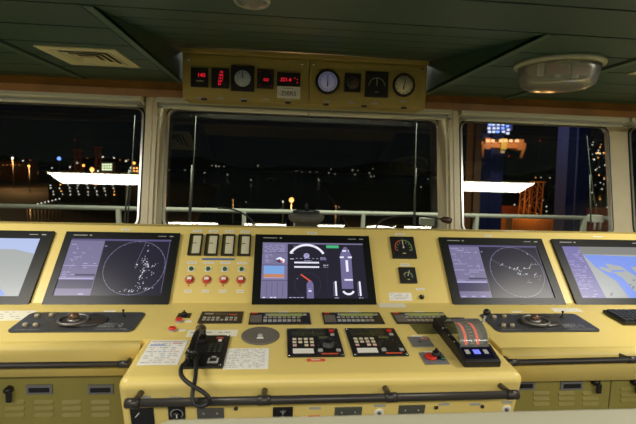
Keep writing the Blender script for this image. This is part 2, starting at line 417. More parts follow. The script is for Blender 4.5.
def conning(mb, W_, H_):
    rnd = random.Random(9)
    mats = [smat('dark', (36, 34, 46)), smat('purple', (118, 112, 146)), smat('pale', (168, 162, 205)), smat('white', (232, 232, 248)), smat('sky', (120, 160, 215)),
            smat('sand', (190, 130, 95)), smat('orange', (225, 90, 60)), smat('green', (70, 175, 120)), smat('hull', (110, 104, 145)), smat('dkpurple', (62, 57, 88)), smat('ring2', (60, 58, 76))]
    mb.rect(0, 1, 0, 1, 0, 0); mb.rect(0, .245, 0, 1, .0004, 1); mb.rect(0, 1, .975, 1, .0006, 1)
    for y in (.30, .575, .80): mb.rect(.0, .245, y, y+.008, .0007, 9)
    mb.rect(.02, .215, .36, .57, .0007, 4); mb.rect(.02, .215, .35, .42, .0009, 5); mb.rect(.02, .215, .345, .36, .0010, 2)
    for r in range(9): txt(mb, .02, .22, .95-r*.016*1.1, .007, .0009, 2, rnd, .5)
    for r in range(8): txt(mb, .03, .10, .76-r*.022, .009, .0009, 2, rnd, .6)
    mb.flat([(.13, .69), (.17, .73), (.22, .68), (.21, .62), (.17, .65)], .0010, 3); mb.flat([(.13, .66), (.165, .69), (.2, .64), (.17, .62)], .0011, 9)
    mb.flat([(.17, .655), (.19, .67), (.205, .64), (.185, .632)], .0012, 6)
    for k in range(4): mb.rect(.05+.05*k, .053+.05*k, .04, .27, .0009, 9)
    txt(mb, .02, .23, .015, .014, .0010, 3, rnd, .5); txt(mb, .26, .4, .015, .012, .0010, 2, rnd, .8)
    txt(mb, .27, .33, .93, .01, .0010, 2, rnd, .8); txt(mb, .47, .52, .93, .01, .0010, 2, rnd, .8)
    for k in range(5): txt(mb, .27, .305, .83-k*.035, .009, .0010, 3, rnd, .9)
    for k in range(6): txt(mb, .325+.04*k, .345+.04*k, .70, .009, .0010, 2, rnd, .9)
    mb.rect(.31, .55, .615, .645, .0008, 3); mb.rect(.31, .55, .535, .565, .0008, 3)
    for k in range(12): mb.rect(.325+.019*k, .327+.019*k, .615, .645, .0010, 0); mb.rect(.325+.019*k, .327+.019*k, .535, .565, .0010, 0)
    for k in range(3): txt(mb, .565, .62, .72-k*.02, .009, .0010, 2, rnd, .8)
    txt(mb, .59, .64, .58, .009, .001, 3, rnd, 1); txt(mb, .59, .64, .545, .009, .001, 2, rnd, 1); txt(mb, .38, .48, .66, .009, .001, 2, rnd, .8)
    _n = len(mb.v)
    mb.rect(.66, .785, .905, .96, .0009, 7); mb.rect(.655, .657, .04, .9, .0006, 10)
    # ship plan
    mb.flat([(.79, .17), (.90, .17), (.905, .78), (.885, .86), (.862, .93), (.838, .93), (.812, .86), (.793, .78)], .0008, 8)
    mb.rect(.843, .868, .47, .68, .0010, 3)
    for y, a, b in ((.84, .82, .885), (.72, .79, .83), (.72, .87, .91), (.31, .82, .90)): txt(mb, a, b, y, .03, .0011, 3, rnd, 1)
    for x in (.725, .955):
        mb.rect(x, x+.017, .05, .30, .0009, 3)
        for k in range(6): mb.rect(x-.016, x-.006, .06+.04*k, .072+.04*k, .0009, 2)
        txt(mb, x-.01, x+.03, .01, .012, .001, 2, rnd, 1)
    mb.v = mb.v[:_n]+[(x-.032, y, z) for x, y, z in mb.v[_n:]]
    mb.flat([(.425, 0), (.49, 0), (.49, .25), (.47, .31), (.445, .31), (.425, .25)], .0010, 8)
    mb.rect(.44, .47, .12, .14, .0012, 3); mb.rect(.44, .465, .16, .17, .0012, 2)
    mb.rect(.335, .343, .335, .35, .0010, 2)
    scale2(mb, W_, H_)
    mb.line(.46*W_, .30*H_, .372*W_, .415*H_, .008, .0013, 6)
    mb.arc(.435*W_, .70*H_-.018, .102, .116, 28, 152, .0009, 3, 28)
    mb.arc(.435*W_, .24*H_, .072, .074, 0, 360, .0006, 10, 48)
    mb.arc(.43*W_, .755*H_, 0, .017, 0, 360, .0009, 2, 20); mb.rect(.415*W_, .445*W_, .75*H_, .756*H_, .0011, 0); mb.rect(.415*W_, .445*W_, .775*H_, .78*H_, .0011, 0)
    mb.arc(.818*W_, .17*H_, .026, .038, 205, 335, .0010, 3, 16)
    return mats
def chart(flip, seed):
    def draw(mb, W_, H_):
        rnd = random.Random(seed)
        mats = [smat('land', (164, 168, 166), 1), smat('river', (118, 145, 226)), smat('pane', (118, 112, 165)), smat('pale', (168, 162, 205)), smat('top', (176, 190, 228)), smat('mud', (128, 128, 124))]  # chart tones paled, the whitish haze of reflected lamps is in the colours
        mb.rect(0, 1, 0, 1, 0, 0)
        if flip:   # right hand chart
            mb.flat([(.3, .83), (.95, .80), (1, .76), (1, .60), (.62, .60), (.45, .66), (.32, .60)], .0004, 1)
            mb.flat([(.22, .83), (.45, .83), (.42, .70), (.47, .50), (.56, .38), (.66, 0), (.53, 0), (.47, .32), (.38, .45), (.30, .60)], .0005, 1)
            mb.flat([(.60, .62), (.72, .60), (.73, .52), (.80, .42), (1, .30), (1, .22), (.78, .35), (.66, .50)], .0006, 1)
            mb.rect(.42, .62, .50, .53, .0006, 1)
            for k in range(14):
                x, y = rnd.uniform(.3, .98), rnd.uniform(.03, .55); mb.flat([(x, y), (x+.03, y+.01), (x+.035, y+.035), (x+.01, y+.03)], .0003, 5)
            mb.flat([(0, 0), (.27, 0), (.24, .5), (.2, 1), (0, 1)], .0008, 2)
            mb.rect(.2, 1, .84, 1, .0003, 5); mb.flat([(.34, .60), (.45, .56), (.47, .50), (.44, .48), (.36, .54)], .0007, 0)
            for r in range(26): txt(mb, .02, .2, .03+r*.035, .012, .0010, 3, rnd, .4)
        else:      # left hand chart
            mb.flat([(0, .80), (.80, .80), (1, .72), (1, 1), (0, 1)], .0004, 4)
            mb.flat([(.45, .65), (.62, .62), (.60, .50), (.56, .40), (.70, .30), (.88, .02), (.74, 0), (.60, .20), (.45, .28)], .0005, 1)
            mb.flat([(.0, .72), (.5, .66), (.5, .25), (.0, .35)], .0006, 1)
        scale2(mb, W_, H_); return mats
    return draw
ptsL = [(.28, .3, 12, .05, .1), (.38, .08, 14, .06, .06), (.3, -.15, 14, .05, .1), (.55, 0, 10, .06, .05), (.05, .05, 5, .05, .03), (.28, -.55, 12, .12, .12), (.62, -.25, 4, .03, .05),
        (.5, -.75, 14, .13, .05), (0, -.85, 12, .12, .03), (.3, .85, 2, .02, .02), (.75, .15, 1, .01, .01), (.32, .62, 4, .04, .05)]
ptsR = [(0, .08, 12, .09, .05), (.25, -.1, 10, .08, .06), (.05, -.12, 5, .04, .04), (.45, .15, 8, .12, .02), (.75, .3, 8, .1, .05), (.7, -.2, 9, .08, .07), (-.55, .28, 4, .05, .04), (-.25, .15, 4, .05, .04), (.3, -.4, 4, .05, .04), (.6, .75, 2, .03, .03)]
monitor(-.135, .545, (-.09, .503, .020, .370), conning, 'black conning monitor showing ship outline and heading arc, centre of the console')
monitor(-1.198, -.568, (-1.160, -.611, .034, .378), radar(3, 78, ptsL), 'black radar monitor left of the four vertical gauges, purple side pane')
monitor(.983, 1.650, (1.032, 1.600, .026, .371), radar(5, 152, ptsR), 'black radar monitor to the right of the two square gauges')
monitor(-1.93, -1.263, (-1.885, -1.325, .030, .374), chart(False, 1), 'cut off chart monitor at the left edge with blue waterway')
monitor(1.715, 2.38, (1.765, 2.33, .026, .371), chart(True, 2), 'chart monitor at the far right showing blue river branches')

# ---------------- sloping face, left of the conning monitor: gauges and buttons
order = ['leftmost', 'second from left', 'third from left', 'rightmost']
for k, (u, ub) in enumerate(zip((-.475, -.383, -.289, -.1965), (-.480, -.388, -.296, -.2025))):
    e = empty('edge_meter', S(u, .351), '%s of the four upright cream faced edge meters on the console slope' % order[k], 'gauge', 'four upright edge meters')
    mb = MB(); mb.box(-.037, -.029, -.069, .069, 0, .016); mb.box(.029, .037, -.069, .069, 0, .016); mb.box(-.029, .029, -.069, -.060, 0, .016); mb.box(-.029, .029, .060, .069, 0, .016)
    mb.obj('frame', BLK, e, bevel=.0015)
    mb = MB().box(-.029, .029, -.06, .06, 0, .006); mb.rect(-.029, -.016, -.06, .06, .0065, 1)
    for q in range(9): mb.rect(-.008, .004, -.05+.0125*q, -.0488+.0125*q, .0065, 2)
    mb.obj('scale_face', [pm('meter scale cream %d' % k, (.70, .66, .46), .4), OLF, INK], e)
    MB().cb(-.004, .01, .009, .022, .003, .002).obj('needle', BLK, e)
    label(cc, u, .445, .052, .014, S); label(cc, ub, .238, .056, .013, S); label(cc, ub, .067, .040, .016, S, m=PAPER2)
    e = empty('indicator_button', S(ub, .199), '%s small dark green button above the red buttons' % order[k], 'button', 'dark green buttons')
    MB().box(-.018, .018, -.016, .016, 0, .0012).obj('plate', WHT, e)
    MB().lathe([(.012, 0), (.012, .008), (.010, .011), (.0, .0115)]).obj('cap', GRN, e)
    e = empty('push_button', S(ub, .134), '%s round red button in chrome ring below the edge meters' % order[k], 'button', 'red buttons with chrome rings')
    MB().lathe([(.026, 0), (.026, .004), (.022, .007), (.020, .007), (.020, .002)]).obj('ring', pm('red copper ring %d' % k, (.66, .22, .12), .3, metal=.4), e)
    MB().lathe([(.018, .002), (.018, .012), (.015, .015), (0, .0155)]).obj('cap', RED, e)
    MB().cb(0, .003, .0165, .024, .016, .001).obj('lamp_window', WHT, e)
    MB().lathe([(.004, 0), (.004, .004), (0, .005)]).obj('screw', RED, e).location = (-.002, -.034, 0)
label(cc, -.337, .262, .183, .011, S, m=BLUE, name='blue_strip', ink=False)
for u in (.202, .745): label(cc, u, .445, .06, .013, S)
label(lc, -.883, .448, .05, .012, S); label(rc, 1.31, .445, .05, .012, S); label(lc, -.896, -.022, .155, .011, S, m=BLUE, name='blue_strip', ink=False)
label(rc, 2.05, .45, .06, .008, S, ink=False); label(lc, -1.62, .45, .06, .008, S, ink=False)
label(cc, .746, .237, .055, .014, S); label(cc, .812, .083, .05, .012, S)
# square gauges
MT = [pm('gauge mark pale', (.6, .6, .5), .5), pm('gauge mark red', (.65, .12, .05), .5), pm('gauge mark green', (.2, .42, .15), .5), pm('gauge mark yellow', (.6, .55, .12), .5)]
def square_gauge(M_, w, lab, small, grp, par=None, dim=False):
    e = empty('square_gauge', M_, lab, 'gauge', grp)
    MB().box(-w, w, -w, w, 0, .012).obj('case', BLK, e, bevel=.002)
    mb = MB(); z = .0126
    if small: 
        mb.arc(0, -.2*w, .5*w, .56*w, -20, 120, z, 2); mb.arc(0, -.2*w, .5*w, .56*w, 120, 160, z, 3)
    else:
        mb.arc(0, -.05*w, .66*w, .72*w, 100, 205, z, 1); mb.arc(0, -.05*w, .66*w, .72*w, -25, 100, z, 2)
    for k in range(9):
        t = math.radians(-20+27.5*k); r0 = (.36 if small else .5)*w
        mb.line(r0*math.cos(t), r0*math.sin(t)-.1*w, (r0+.1*w)*math.cos(t), (r0+.1*w)*math.sin(t)-.1*w, .03*w+.0008, z, 3 if k % 2 else 0)
    mb.rect(-.14*w, .14*w, -.62*w, -.54*w, z, 3)
    mb.obj('dial_marks', MT, e)
    m2 = MB(); m2.line(0, -.05*w, (.25*w if small else -.02*w), .58*w, .05*w, .0145); m2.lathe([(.07*w, .0126), (.07*w, .016), (0, .0165)], (0, -.05*w), 12); m2.obj('needle', WHT, e)
    return e
square_gauge(S(.75, .35), .074, 'large square black gauge with red and green arc beside the conning monitor', False, None)
square_gauge(S(.75, .167), .050, 'small square black gauge below the larger square gauge', True, None)
e = empty('dimmer_switch', S(.811, .035), 'small round black dimmer knob under the small square gauge', 'switch')
MB().lathe([(.014, 0), (.014, .004), (.010, .005), (.010, .016), (.008, .018), (0, .018)]).obj('cap', BLK, e)
MB().cb(0, .005, .0185, .002, .008, .001).obj('pointer', WHT, e)
def sheet(name, M_, w, h, lab, cat, rows, m=PAPER, t=.0008, seed=1, cols=1, ink=0):
    e = empty(name, M_, lab, cat)
    MB().box(-w/2, w/2, -h/2, h/2, 0, t).obj('sheet', m, e)
    if rows:
        rnd = random.Random(seed); mb = MB()
        for r in range(rows):
            y = h/2-h*(r+1)/(rows+1)
            for c in range(cols):
                a = -w*.44+c*w*.88/cols; txt(mb, a, a+w*.88/cols*.9, y, h/(rows+1)*.35, t+.0003, rnd.choice((0, 0, 0, 1, 2)) if ink else 0, rnd, .7)
        mb.obj('printing', [INK, INKR, INKB], e)
    return e
sheet('paper_note', S(.690, .038), .13, .048, 'small printed white note on slope below the square gauges', 'note', 4, seed=4)
sheet('blank_sticker', D(.626, -.036, .002), .150, .056, 'blank cream sticker on desk below the small square gauge', 'sticker', 0, m=PAPER2)

# ---------------- desk: papers, phone, panels
def poly_sheet(name, pts, lab, cat, rows, seed, cols, m=PAPER, ink=1):
    u = sum(p[0] for p in pts)/4; v = sum(p[1] for p in pts)/4
    w = (pts[1][0]-pts[0][0]+pts[2][0]-pts[3][0])/2; h = (pts[0][1]-pts[3][1]+pts[1][1]-pts[2][1])/2
    return sheet(name, D(u, v, .0003), w, h, lab, cat, rows, m, seed=seed, cols=cols, ink=ink)
a = poly_sheet('printed_sheet', [(-.539, -.408), (-.384, -.412), (-.386, -.612), (-.545, -.605)], 'printed colour sheet taped on desk left of the black phone', 'paper', 11, 5, 3)
mb = MB(); mb.rect(-.07, -.01, .05, .065, .0012, 0); mb.rect(.02, .06, .065, .078, .0012, 1); mb.rect(-.07, .07, .083, .09, .0012, 2); mb.obj('heading_bars', [INKB, INKR, INK], a)
poly_sheet('printed_sheet', [(-.203, -.483), (-.030, -.487), (-.029, -.648), (-.207, -.643)], 'typed white list on desk right of the black phone', 'paper', 12, 8, 3, ink=0)
poly_sheet('name_strip', [(-.404, -.311), (-.176, -.314), (-.178, -.376), (-.402, -.376)], 'long cream name strip above the black phone', 'label', 1, 3, 1, m=PAPER2, ink=0)
def screws(e, w, h, z, r=.005):
    for sx in (-1, 1):
        for sy in (-1, 1): MB().lathe([(r, 0), (r, .0015), (r*.6, .0025), (0, .0025)], seg=10).obj('screw', CHR, e).location = (sx*w, sy*h, z)
# phone
e = empty('desk_phone', D(-.284, -.51), 'black desk phone with handset and keypad between the two sheets', 'phone')
MB().box(-.078, .078, -.13, .13, 0, .010).obj('base', BLK, e, bevel=.003); screws(e, .068, .119, .010)
mb = MB()
for r in range(4):
    for c in range(3): mb.cb(.008+.021*c, .045-.020*r, .012, .014, .012, .004)
mb.obj('keypad', pm('phone keys dark', (.04, .045, .035), .5), e, bevel=.001)
MB().cb(.036, .100, .0115, .030, .014, .003).obj('red_badge', pm('dull red badge', (.40, .07, .04), .5), e); MB().cb(.040, .076, .012, .014, .012, .005).obj('white_button', WHT, e)
mb = MB(); mb.cb(.035, -.088, .012, .042, .034, .004); mb.cb(.035, -.086, .0145, .026, .022, .001, 1); mb.cb(.035, -.064, .0145, .018, .006, .003, 0); mb.obj('socket', [LGR, BLK], e, bevel=.001)
for y_ in (.045, -.10): MB().box(-.072, -.018, y_, y_+.055, .010, .028).obj('cradle', BLK, e, bevel=.004)
hs = []; rr = []
for i in range(15):
    t = i/14; y = -.105+.21*t; z = .050+.022*math.sin(PI*t); hs.append((-.047, y, z)); rr.append(.014+.010*(abs(2*t-1)**4))
hb = MB().tube([(-.047, -.112, .044)]+hs+[(-.047, .112, .044)], [.012]+rr+[.014], 14)
for yy in (-.088, .090): hb.lathe([(.020, 0), (.025, .006), (.025, .022), (.018, .030)], (-.047, yy), 18, 0, True, .024)
hb.obj('handset', pm('handset glossy black', (.012, .012, .010), .22), e)
MB().cb(-.040, -.05, .068, .012, .010, .010).obj('hook_tab', CHR, e)
pts = [(193.5, 354, 1.66), (189, 360, 1.62), (182, 366, 1.56), (181, 374, 1.50), (185, 380, 1.46), (193, 386, 1.43), (203, 392, 1.415), (209, 398, 1.41), (208.5, 403, 1.41), (203, 406, 1.41), (196, 405, 1.415), (192.5, 399, 1.43), (193, 390, 1.45), (195, 380, 1.485), (196, 370, 1.54), (195.5, 362, 1.60), (195, 357, 1.645)]
ctrl = [Vector(aty(*p)) for p in pts]
dense = []
for i in range(len(ctrl)-1):
    p0, p1, p2, p3 = ctrl[max(i-1, 0)], ctrl[i], ctrl[i+1], ctrl[min(i+2, len(ctrl)-1)]
    for k in range(10):
        t = k/10; dense.append(.5*((2*p1)+(-p0+p2)*t+(2*p0-5*p1+4*p2-p3)*t*t+(-p0+3*p1-3*p2+p3)*t**3))
dense = [e.matrix_world.inverted() @ q for q in dense]
MB().tube(dense, [.0066+.0018*(i % 2) for i in range(len(dense))], 10).obj('cord', RUB, e)

def keypanel(u, v, w, h, lab, kind, grp=None):
    e = empty('control_panel', D(u, v), lab, 'control panel', grp)
    return e
# alarm panel A
e = keypanel(-.273, -.184, 0, 0, 'dark brown key panel behind the phone, leftmost of the desk back row', 'A')
MB().box(-.104, .104, -.065, .065, 0, .006).obj('plate', BRN, e, bevel=.002)
brk = pm('brown grey keys', (.34, .30, .24), .5)
for r, yy in enumerate((-.012, -.036)):
    for c in range(8):
        if c == 4 and r == 0: continue
        MB().cb(-.078+.0215*c, yy, .0075, .015, .014, .003).obj('key', brk if (c+r) % 3 else LGR, e)
mb = MB(); mb.rect(-.085, -.04, .028, .044, .0064); mb.rect(.035, .075, .02, .03, .0064, 1); mb.rect(-.03, .03, .03, .034, .0064, 0); mb.obj('markings', [brk, REDL], e)
# LCD panels B C D
for (u, lab) in ((.016, 'display and key panel between alarm panel and middle of the desk back row'), (.382, 'display and key panel below the conning monitor right half'), (.735, 'display and key panel rightmost of back row beside the lever')):
    w = .151 if u != .735 else .141
    e = keypanel(u, -.197, 0, 0, lab, 'B', 'slim green display panels on the desk')
    MB().box(-w, w, -.065, .065, 0, .006).obj('plate', BRN if u > .7 else BLK, e, bevel=.002)
    MB().cb(.028, .032, .0075, .17, .026, .003).obj('display', LCD, e)
    MB().cb(-.064, .034, .0075, .018, .016, .003).obj('display_key', LGR, e); MB().cb(.125, .034, .0075, .018, .016, .003).obj('display_key', LGR, e)
    MB().box(-w+.006, -w+.062, -.05, .030, .006, .0075).obj('speaker_grille', SPKR, e); MB().cb(-w+.025, .050, .0075, .026, .012, .003).obj('red_key', RED, e)
    for c in range(8):
        MB().cb(-.072+.0235*c, .002, .0075, .017, .013, .003).obj('key', brk if c % 3 else LGR, e)
        MB().cb(-.072+.0235*c, -.034, .0075, .018, .022, .003).obj('key', LGR if u < .7 and c < 6 else brk, e)
    label(cc, u+.02, -.197+.077, .052, .010, D, ink=False)
# round speaker
e = empty('round_speaker', D(-.072, -.372), 'round grey speaker disc with small knob set in the desk', 'speaker')
MB().lathe([(.086, 0), (.086, .003), (.078, .006), (.07, .005), (0, .005)], seg=40).obj('disc', SPKR, e)
MB().lathe([(.012, .005), (.013, .009), (.009, .014), (0, .015)], (0, -.012)).obj('knob', LGR, e); MB().cb(0, -.03, .0055, .03, .012, .001).obj('mark', WHT, e)
label(cc, -.09, -.296, .05, .010, D, ink=False)
# thruster keypads
for (u, lab, knob) in ((.1675, 'square thruster keypad with big black knob, left of the pair', True), (.4430, 'square keypad without knob, right of the pair', False)):
    e = keypanel(u, -.438, 0, 0, lab, 'K', 'square keypads with cream buttons')
    MB().box(-.1195, .1195, -.126, .126, 0, .007).obj('plate', BLK, e, bevel=.002); screws(e, .110, .116, .007, .006)
    mb = MB()
    mb.rect(-.10, .055, .045, .100, .0074, 0)
    for x in (-.048, .0): mb.rect(x, x+.0025, .045, .10, .0078, 1)
    mb.rect(-.10, .055, .068, .0695, .0078, 1); mb.rect(-.07, .06, .108, .112, .0078, 1)
    mb.obj('display', [pm('dark display window', (.035, .035, .022), .25), LCDD], e)
    for r in range(3):
        for c in range(4):
            if r == 2 and c == 1: continue
            MB().cb(-.087+.0255*c, .018-.028*r, .0085, .017, .016, .003).obj('button', CRM if r < 2 else (INKR if c != 2 else CRM), e, bevel=.001)
    MB().cb(-.0525, -.0865, .0085, .088, .036, .003).obj('name_strip', WHT, e)
    MB().cb(.088, .093, .010, .022, .020, .005).obj('red_button', RED, e); MB().cb(.088, .055, .010, .018, .014, .005).obj('pale_button', LGR, e)
    MB().cb(.020, -.085, .010, .020, .018, .005).obj('pale_button', LGR, e); MB().cb(.098, -.085, .010, .018, .016, .005).obj('pale_button', LGR, e)
    MB().cb(.058, -.110, .0078, .070, .009, .001).obj('red_strip', REDL, e)
    MB().cb(.045, .030, .0085, .045, .016, .003).obj('small_display', LCDD, e)
    mb = MB()
    for k in range(9):
        t = math.radians(-40+32.5*k); mb.line(.058+.040*math.cos(t), -.035+.040*math.sin(t), .058+.048*math.cos(t), -.035+.048*math.sin(t), .002, .0074)
    mb.obj('scale_marks', LGR, e)
    if knob: MB().lathe([(.031, 0), (.033, .003), (.028, .006), (.026, .020), (.022, .024), (0, .025)], (.058, -.038), 26, z0=.007).obj('knob', BLK, e)
    label(cc, u, -.303, .06, .008, D, ink=False)
e = empty('red_tag', D(.164, -.585), 'small orange red tag below the left keypad', 'label')
MB().prism(rrect(-.038, .038, -.010, .010, .006), 0, .0015).obj('tag', REDL, e); MB().rect(-.02, .018, -.003, .003, .0019).obj('printing', WHT, e)
# film, small grey plates
e = empty('filter_film', D(.722, -.313), 'dark olive film sheet on desk below rightmost display panel', 'film')
MB().prism([(-.068, .046), (.086, .050), (.058, -.052), (-.058, -.054)], .0004, .0018).obj('film', OLF, e)
e = empty('grey_switch_plate', D(.653, -.442), 'small grey plate with red light between right keypad and lever', 'switch plate')
MB().box(-.049, .049, -.047, .047, 0, .004).obj('plate', GRY, e, bevel=.002); MB().lathe([(.006, 0), (.006, .004), (0, .005)], (.026, .018), 12, z0=.004).obj('red_light', REDL, e); MB().cb(.026, .030, .0045, .03, .008, .001).obj('label', INKR, e)
MB().lathe([(.005, 0), (.005, .003), (0, .003)], (-.005, -.005), 10, z0=.004).obj('button', BLK, e)
label(cc, .655, -.385, .05, .010, D, ink=False)
e = empty('selector_switch', D(.663, -.584), 'grey plate with red and black twist knob beside the lever base', 'switch')
MB().box(-.051, .051, -.047, .047, 0, .004).obj('plate', GRY, e, bevel=.002)
MB().lathe([(.026, 0), (.026, .008), (.024, .010), (0, .010)], (-.012, .004), 24, z0=.004).obj('red_collar', RED, e)
MB().lathe([(.020, 0), (.018, .022), (.014, .026), (0, .026)], (.012, .006), 20, z0=.004).obj('knob', BLK, e); MB().cb(.014, .006, .034, .010, .034, .010).obj('grip', BLK, e, bevel=.003)
MB().lathe([(.010, 0), (.009, .008), (0, .009)], (.034, -.012), 14, z0=.004).obj('green_lamp', GRN, e)
label(cc, .663, -.528, .05, .010, D, ink=False)
# left selector and red buttons
e = empty('selector_switch', D(-.457, -.160), 'small black rotary switch on plate left of the brown key panel', 'switch')
MB().box(-.032, .032, -.026, .026, 0, .004).obj('plate', BRN, e, bevel=.001)
MB().lathe([(.016, 0), (.014, .012), (.011, .014), (0, .014)], z0=.004).obj('knob', BLK, e); MB().cb(0, 0, .020, .008, .024, .012).obj('grip', BLK, e, bevel=.002)
for v, u, lab in ((-.225, -.467, 'round red button with white base nearer the rotary switch'), (-.318, -.475, 'round red button with white base nearer the printed colour sheet')):
    e = empty('mushroom_button', D(u, v), lab, 'button', 'red mushroom buttons')
    MB().lathe([(.016, 0), (.016, .004), (.012, .006), (.012, .010)]).obj('base', LGR, e)
    MB().lathe([(.015, .009), (.017, .012), (.016, .016), (.010, .019), (0, .020)]).obj('cap', RED, e)
    label(cc, u+.042, v+.004, .036, .018, D, ink=False)

# ---------------- engine lever
e = empty('thruster_lever', D(.842, -.47), 'black engine control lever unit under clear dome with orange scales', 'lever')
MB().profx([(-.185, 0), (.185, 0), (.185, .048), (-.095, .048), (-.175, .030), (-.185, .026)], -.078, .078).obj('base', BLK, e, bevel=.003)
mb = MB(); mb.profx([(-.170, .0325), (-.100, .0482), (-.100, .0495), (-.170, .0338)], -.062, .062); mb.obj('display', pm('lever display glass', (.006, .006, .02), .2), e)
bl = em('blue display glyphs', (110, 120, 255), 1.3)
for k in range(3):
    w = .014 if k == 1 else .009
    MB().profx([(-.148, .0395), (-.124, .0449), (-.124, .0457), (-.148, .0403)], -.046+.04*k-w, -.046+.04*k+w).obj('glyph', bl if k == 1 else LGR, e)
c0 = (-.010, .022)   # drum centre (y,z)
def half(r, x0, x1, a0=4, a1=176, n=20, z=0): return MB().profx(arc_pts(c0[0], c0[1], r, a0, a1, n)+[c0], x0, x1)
drum = half(.080, -.050, .048); drum.obj('drum', pm('drum grey', (.10, .09, .085), .5), e)
org = pm('orange lit scale', (.5, .05, .02), .4, emit=(1, .10, .03), es=.55)
for x in (-.030, .022):
    P = arc_pts(c0[0], c0[1], .0815, 8, 172, 20)+arc_pts(c0[0], c0[1], .080, 172, 8, 20)
    MB().profx(P, x-.006, x+.006).obj('scale_band', org, e)
mb = MB()
for k in range(14):
    a = math.radians(14+11*k); y, z = c0[0]+.082*math.cos(a), c0[1]+.082*math.sin(a); mb.cb(-.004, y, z, .018, .003, .003)
mb.obj('scale_marks', LGR, e)
def thin(name, tint, rough, blend, haze):
    m = bpy.data.materials.new(name); m.use_nodes = True; nt = m.node_tree; nt.nodes.clear(); N = nt.nodes.new
    out = N('ShaderNodeOutputMaterial'); mx = N('ShaderNodeMixShader'); m2 = N('ShaderNodeMixShader'); lw = N('ShaderNodeLayerWeight'); lw.inputs['Blend'].default_value = blend
    tr = N('ShaderNodeBsdfTransparent'); tr.inputs['Color'].default_value = (*tint, 1); gl = N('ShaderNodeBsdfGlossy'); gl.inputs['Roughness'].default_value = rough
    df = N('ShaderNodeBsdfDiffuse'); df.inputs['Color'].default_value = (.7, .7, .62, 1); m2.inputs[0].default_value = haze
    nt.links.new(tr.outputs[0], m2.inputs[1]); nt.links.new(df.outputs[0], m2.inputs[2]); nt.links.new(lw.outputs['Fresnel'], mx.inputs[0])
    nt.links.new(m2.outputs[0], mx.inputs[1]); nt.links.new(gl.outputs[0], mx.inputs[2]); nt.links.new(mx.outputs[0], out.inputs[0]); return m
CLR = thin('clear acrylic', (.95, .94, .92), .12, .30, .20)
P = arc_pts(c0[0], c0[1], .100, 5, 175, 24)
n = len(P); mb = MB()
vs = [(x, y, z) for x in (-.066, .062) for y, z in P]
mb.add(vs, [(i, i+1, n+i+1, n+i) for i in range(n-1)], 0, True); mb.add(vs[:n], [tuple(range(n))]); mb.add(vs[n:], [tuple(range(n))])
mb.obj('clear_dome', CLR, e)
bp = e.matrix_world.inverted() @ Vector(aty(487, 312.5, 1.77))
rp = Vector((.056, .004, .040))
mb = MB().tube([rp, rp.lerp(bp, .5), bp], [.006, .0055, .005], 10); mb.lathe([(.016, 0), (.016, .01), (0, .012)], (rp.x+.002, rp.y), 14, z0=rp.z-.006); mb.obj('lever_rod', LGR, e)
sp = MB().lathe([(.0165*math.sin(PI*k/12)+.00001, -.0165*math.cos(PI*k/12)) for k in range(13)], (bp.x, bp.y), 18, z0=bp.z).obj('ball_knob', BLK, e)
for y in (-.06, 0, .07): MB().lathe([(.004, 0), (.004, .003), (0, .003)], (-.072, y), 8, z0=.047).obj('screw', LGR, e)

# ---------------- trackball panels
def joy(u, v, lab, left):
    e = empty('trackball_panel', D(u, v), lab, 'control panel', 'dark trackball panels')
    MB().prism(rrect(-.270, .270, -.102, .102, .028), 0, .007).obj('plate', DGR, e, bevel=.002)
    for x, y in ((-.215, -.050), (-.170, -.050), (-.215, .045), (-.155, .055)):
        MB().lathe([(.012, 0), (.011, .012), (.008, .015), (0, .015)], (x, y), 16, z0=.007).obj('knob', pm('dull cream knob', (.42, .36, .24), .4) if 'dull cream knob' not in MATS else MATS['dull cream knob'], e)
    s = 1 if left else 1
    x0 = .0 if left else -.01
    MB().lathe([(.108, 0), (.104, .010), (.090, .016), (.0, .018)], (x0+.018, 0), 36, z0=.005, sy=.62).obj('palm_rest', pm('dark taupe palm rest', (.045, .038, .034), .3), e)
    P = [(x0-.035*0-.02+.064*math.cos(t), -.018+.054*math.sin(t), .024) for t in [2*PI*k/28 for k in range(29)]]
    MB().tube(P, .0075, 8, caps=False).obj('silver_rim', pm('dull pewter', (.22, .21, .20), .4, metal=.7) if 'dull pewter' not in MATS else MATS['dull pewter'], e)
    MB().lathe([(.030, .0), (.030, .012), (.020, .016)], (x0-.02, -.012), 24, z0=.015).obj('cup', MATS['dull pewter'], e)
    MB().lathe([(.023*math.sin(PI*k/12)+1e-5, -.023*math.cos(PI*k/12)) for k in range(13)], (x0-.02, -.012), 20, z0=.033).obj('trackball', pm('bronze trackball', (.14, .075, .04), .3, metal=.3), e)
    jx = .178 if left else .160
    MB().tube([(jx, .05, .005), (jx+.001, .05, .036)], [.003, .003], 8).obj('stick', BLK, e)
    MB().lathe([(.012, 0), (.008, .006), (0, .006)], (jx, .05), 14, z0=.007).obj('boot', RUB, e); MB().lathe([(.005, 0), (.007, .006), (0, .012)], (jx+.001, .05), 12, z0=.034).obj('stick_cap', BLK, e)
    mb = MB(); rnd = random.Random(7)
    for r in range(3): txt(mb, .10, .21, -.03-.016*r, .005, .0074, 0, rnd, .6)
    mb.rect(.10, .24, -.085, -.082, .0074); txt(mb, -.1, .02, .085, .005, .0074, 0, rnd, .4); mb.rect(-.24, -.14, -.085, -.083, .0074)
    mb.obj('markings', LGR, e)
    return e
joy(-.917, -.230, 'dark trackball panel on the left console wing below the radar monitor', True)
joy(1.335, -.254, 'dark trackball panel on the right console wing beside the lever', False)
label(lc, -.83, -.105, .06, .014, D, ink=False); label(rc, 1.30, -.118, .06, .012, D, ink=False)
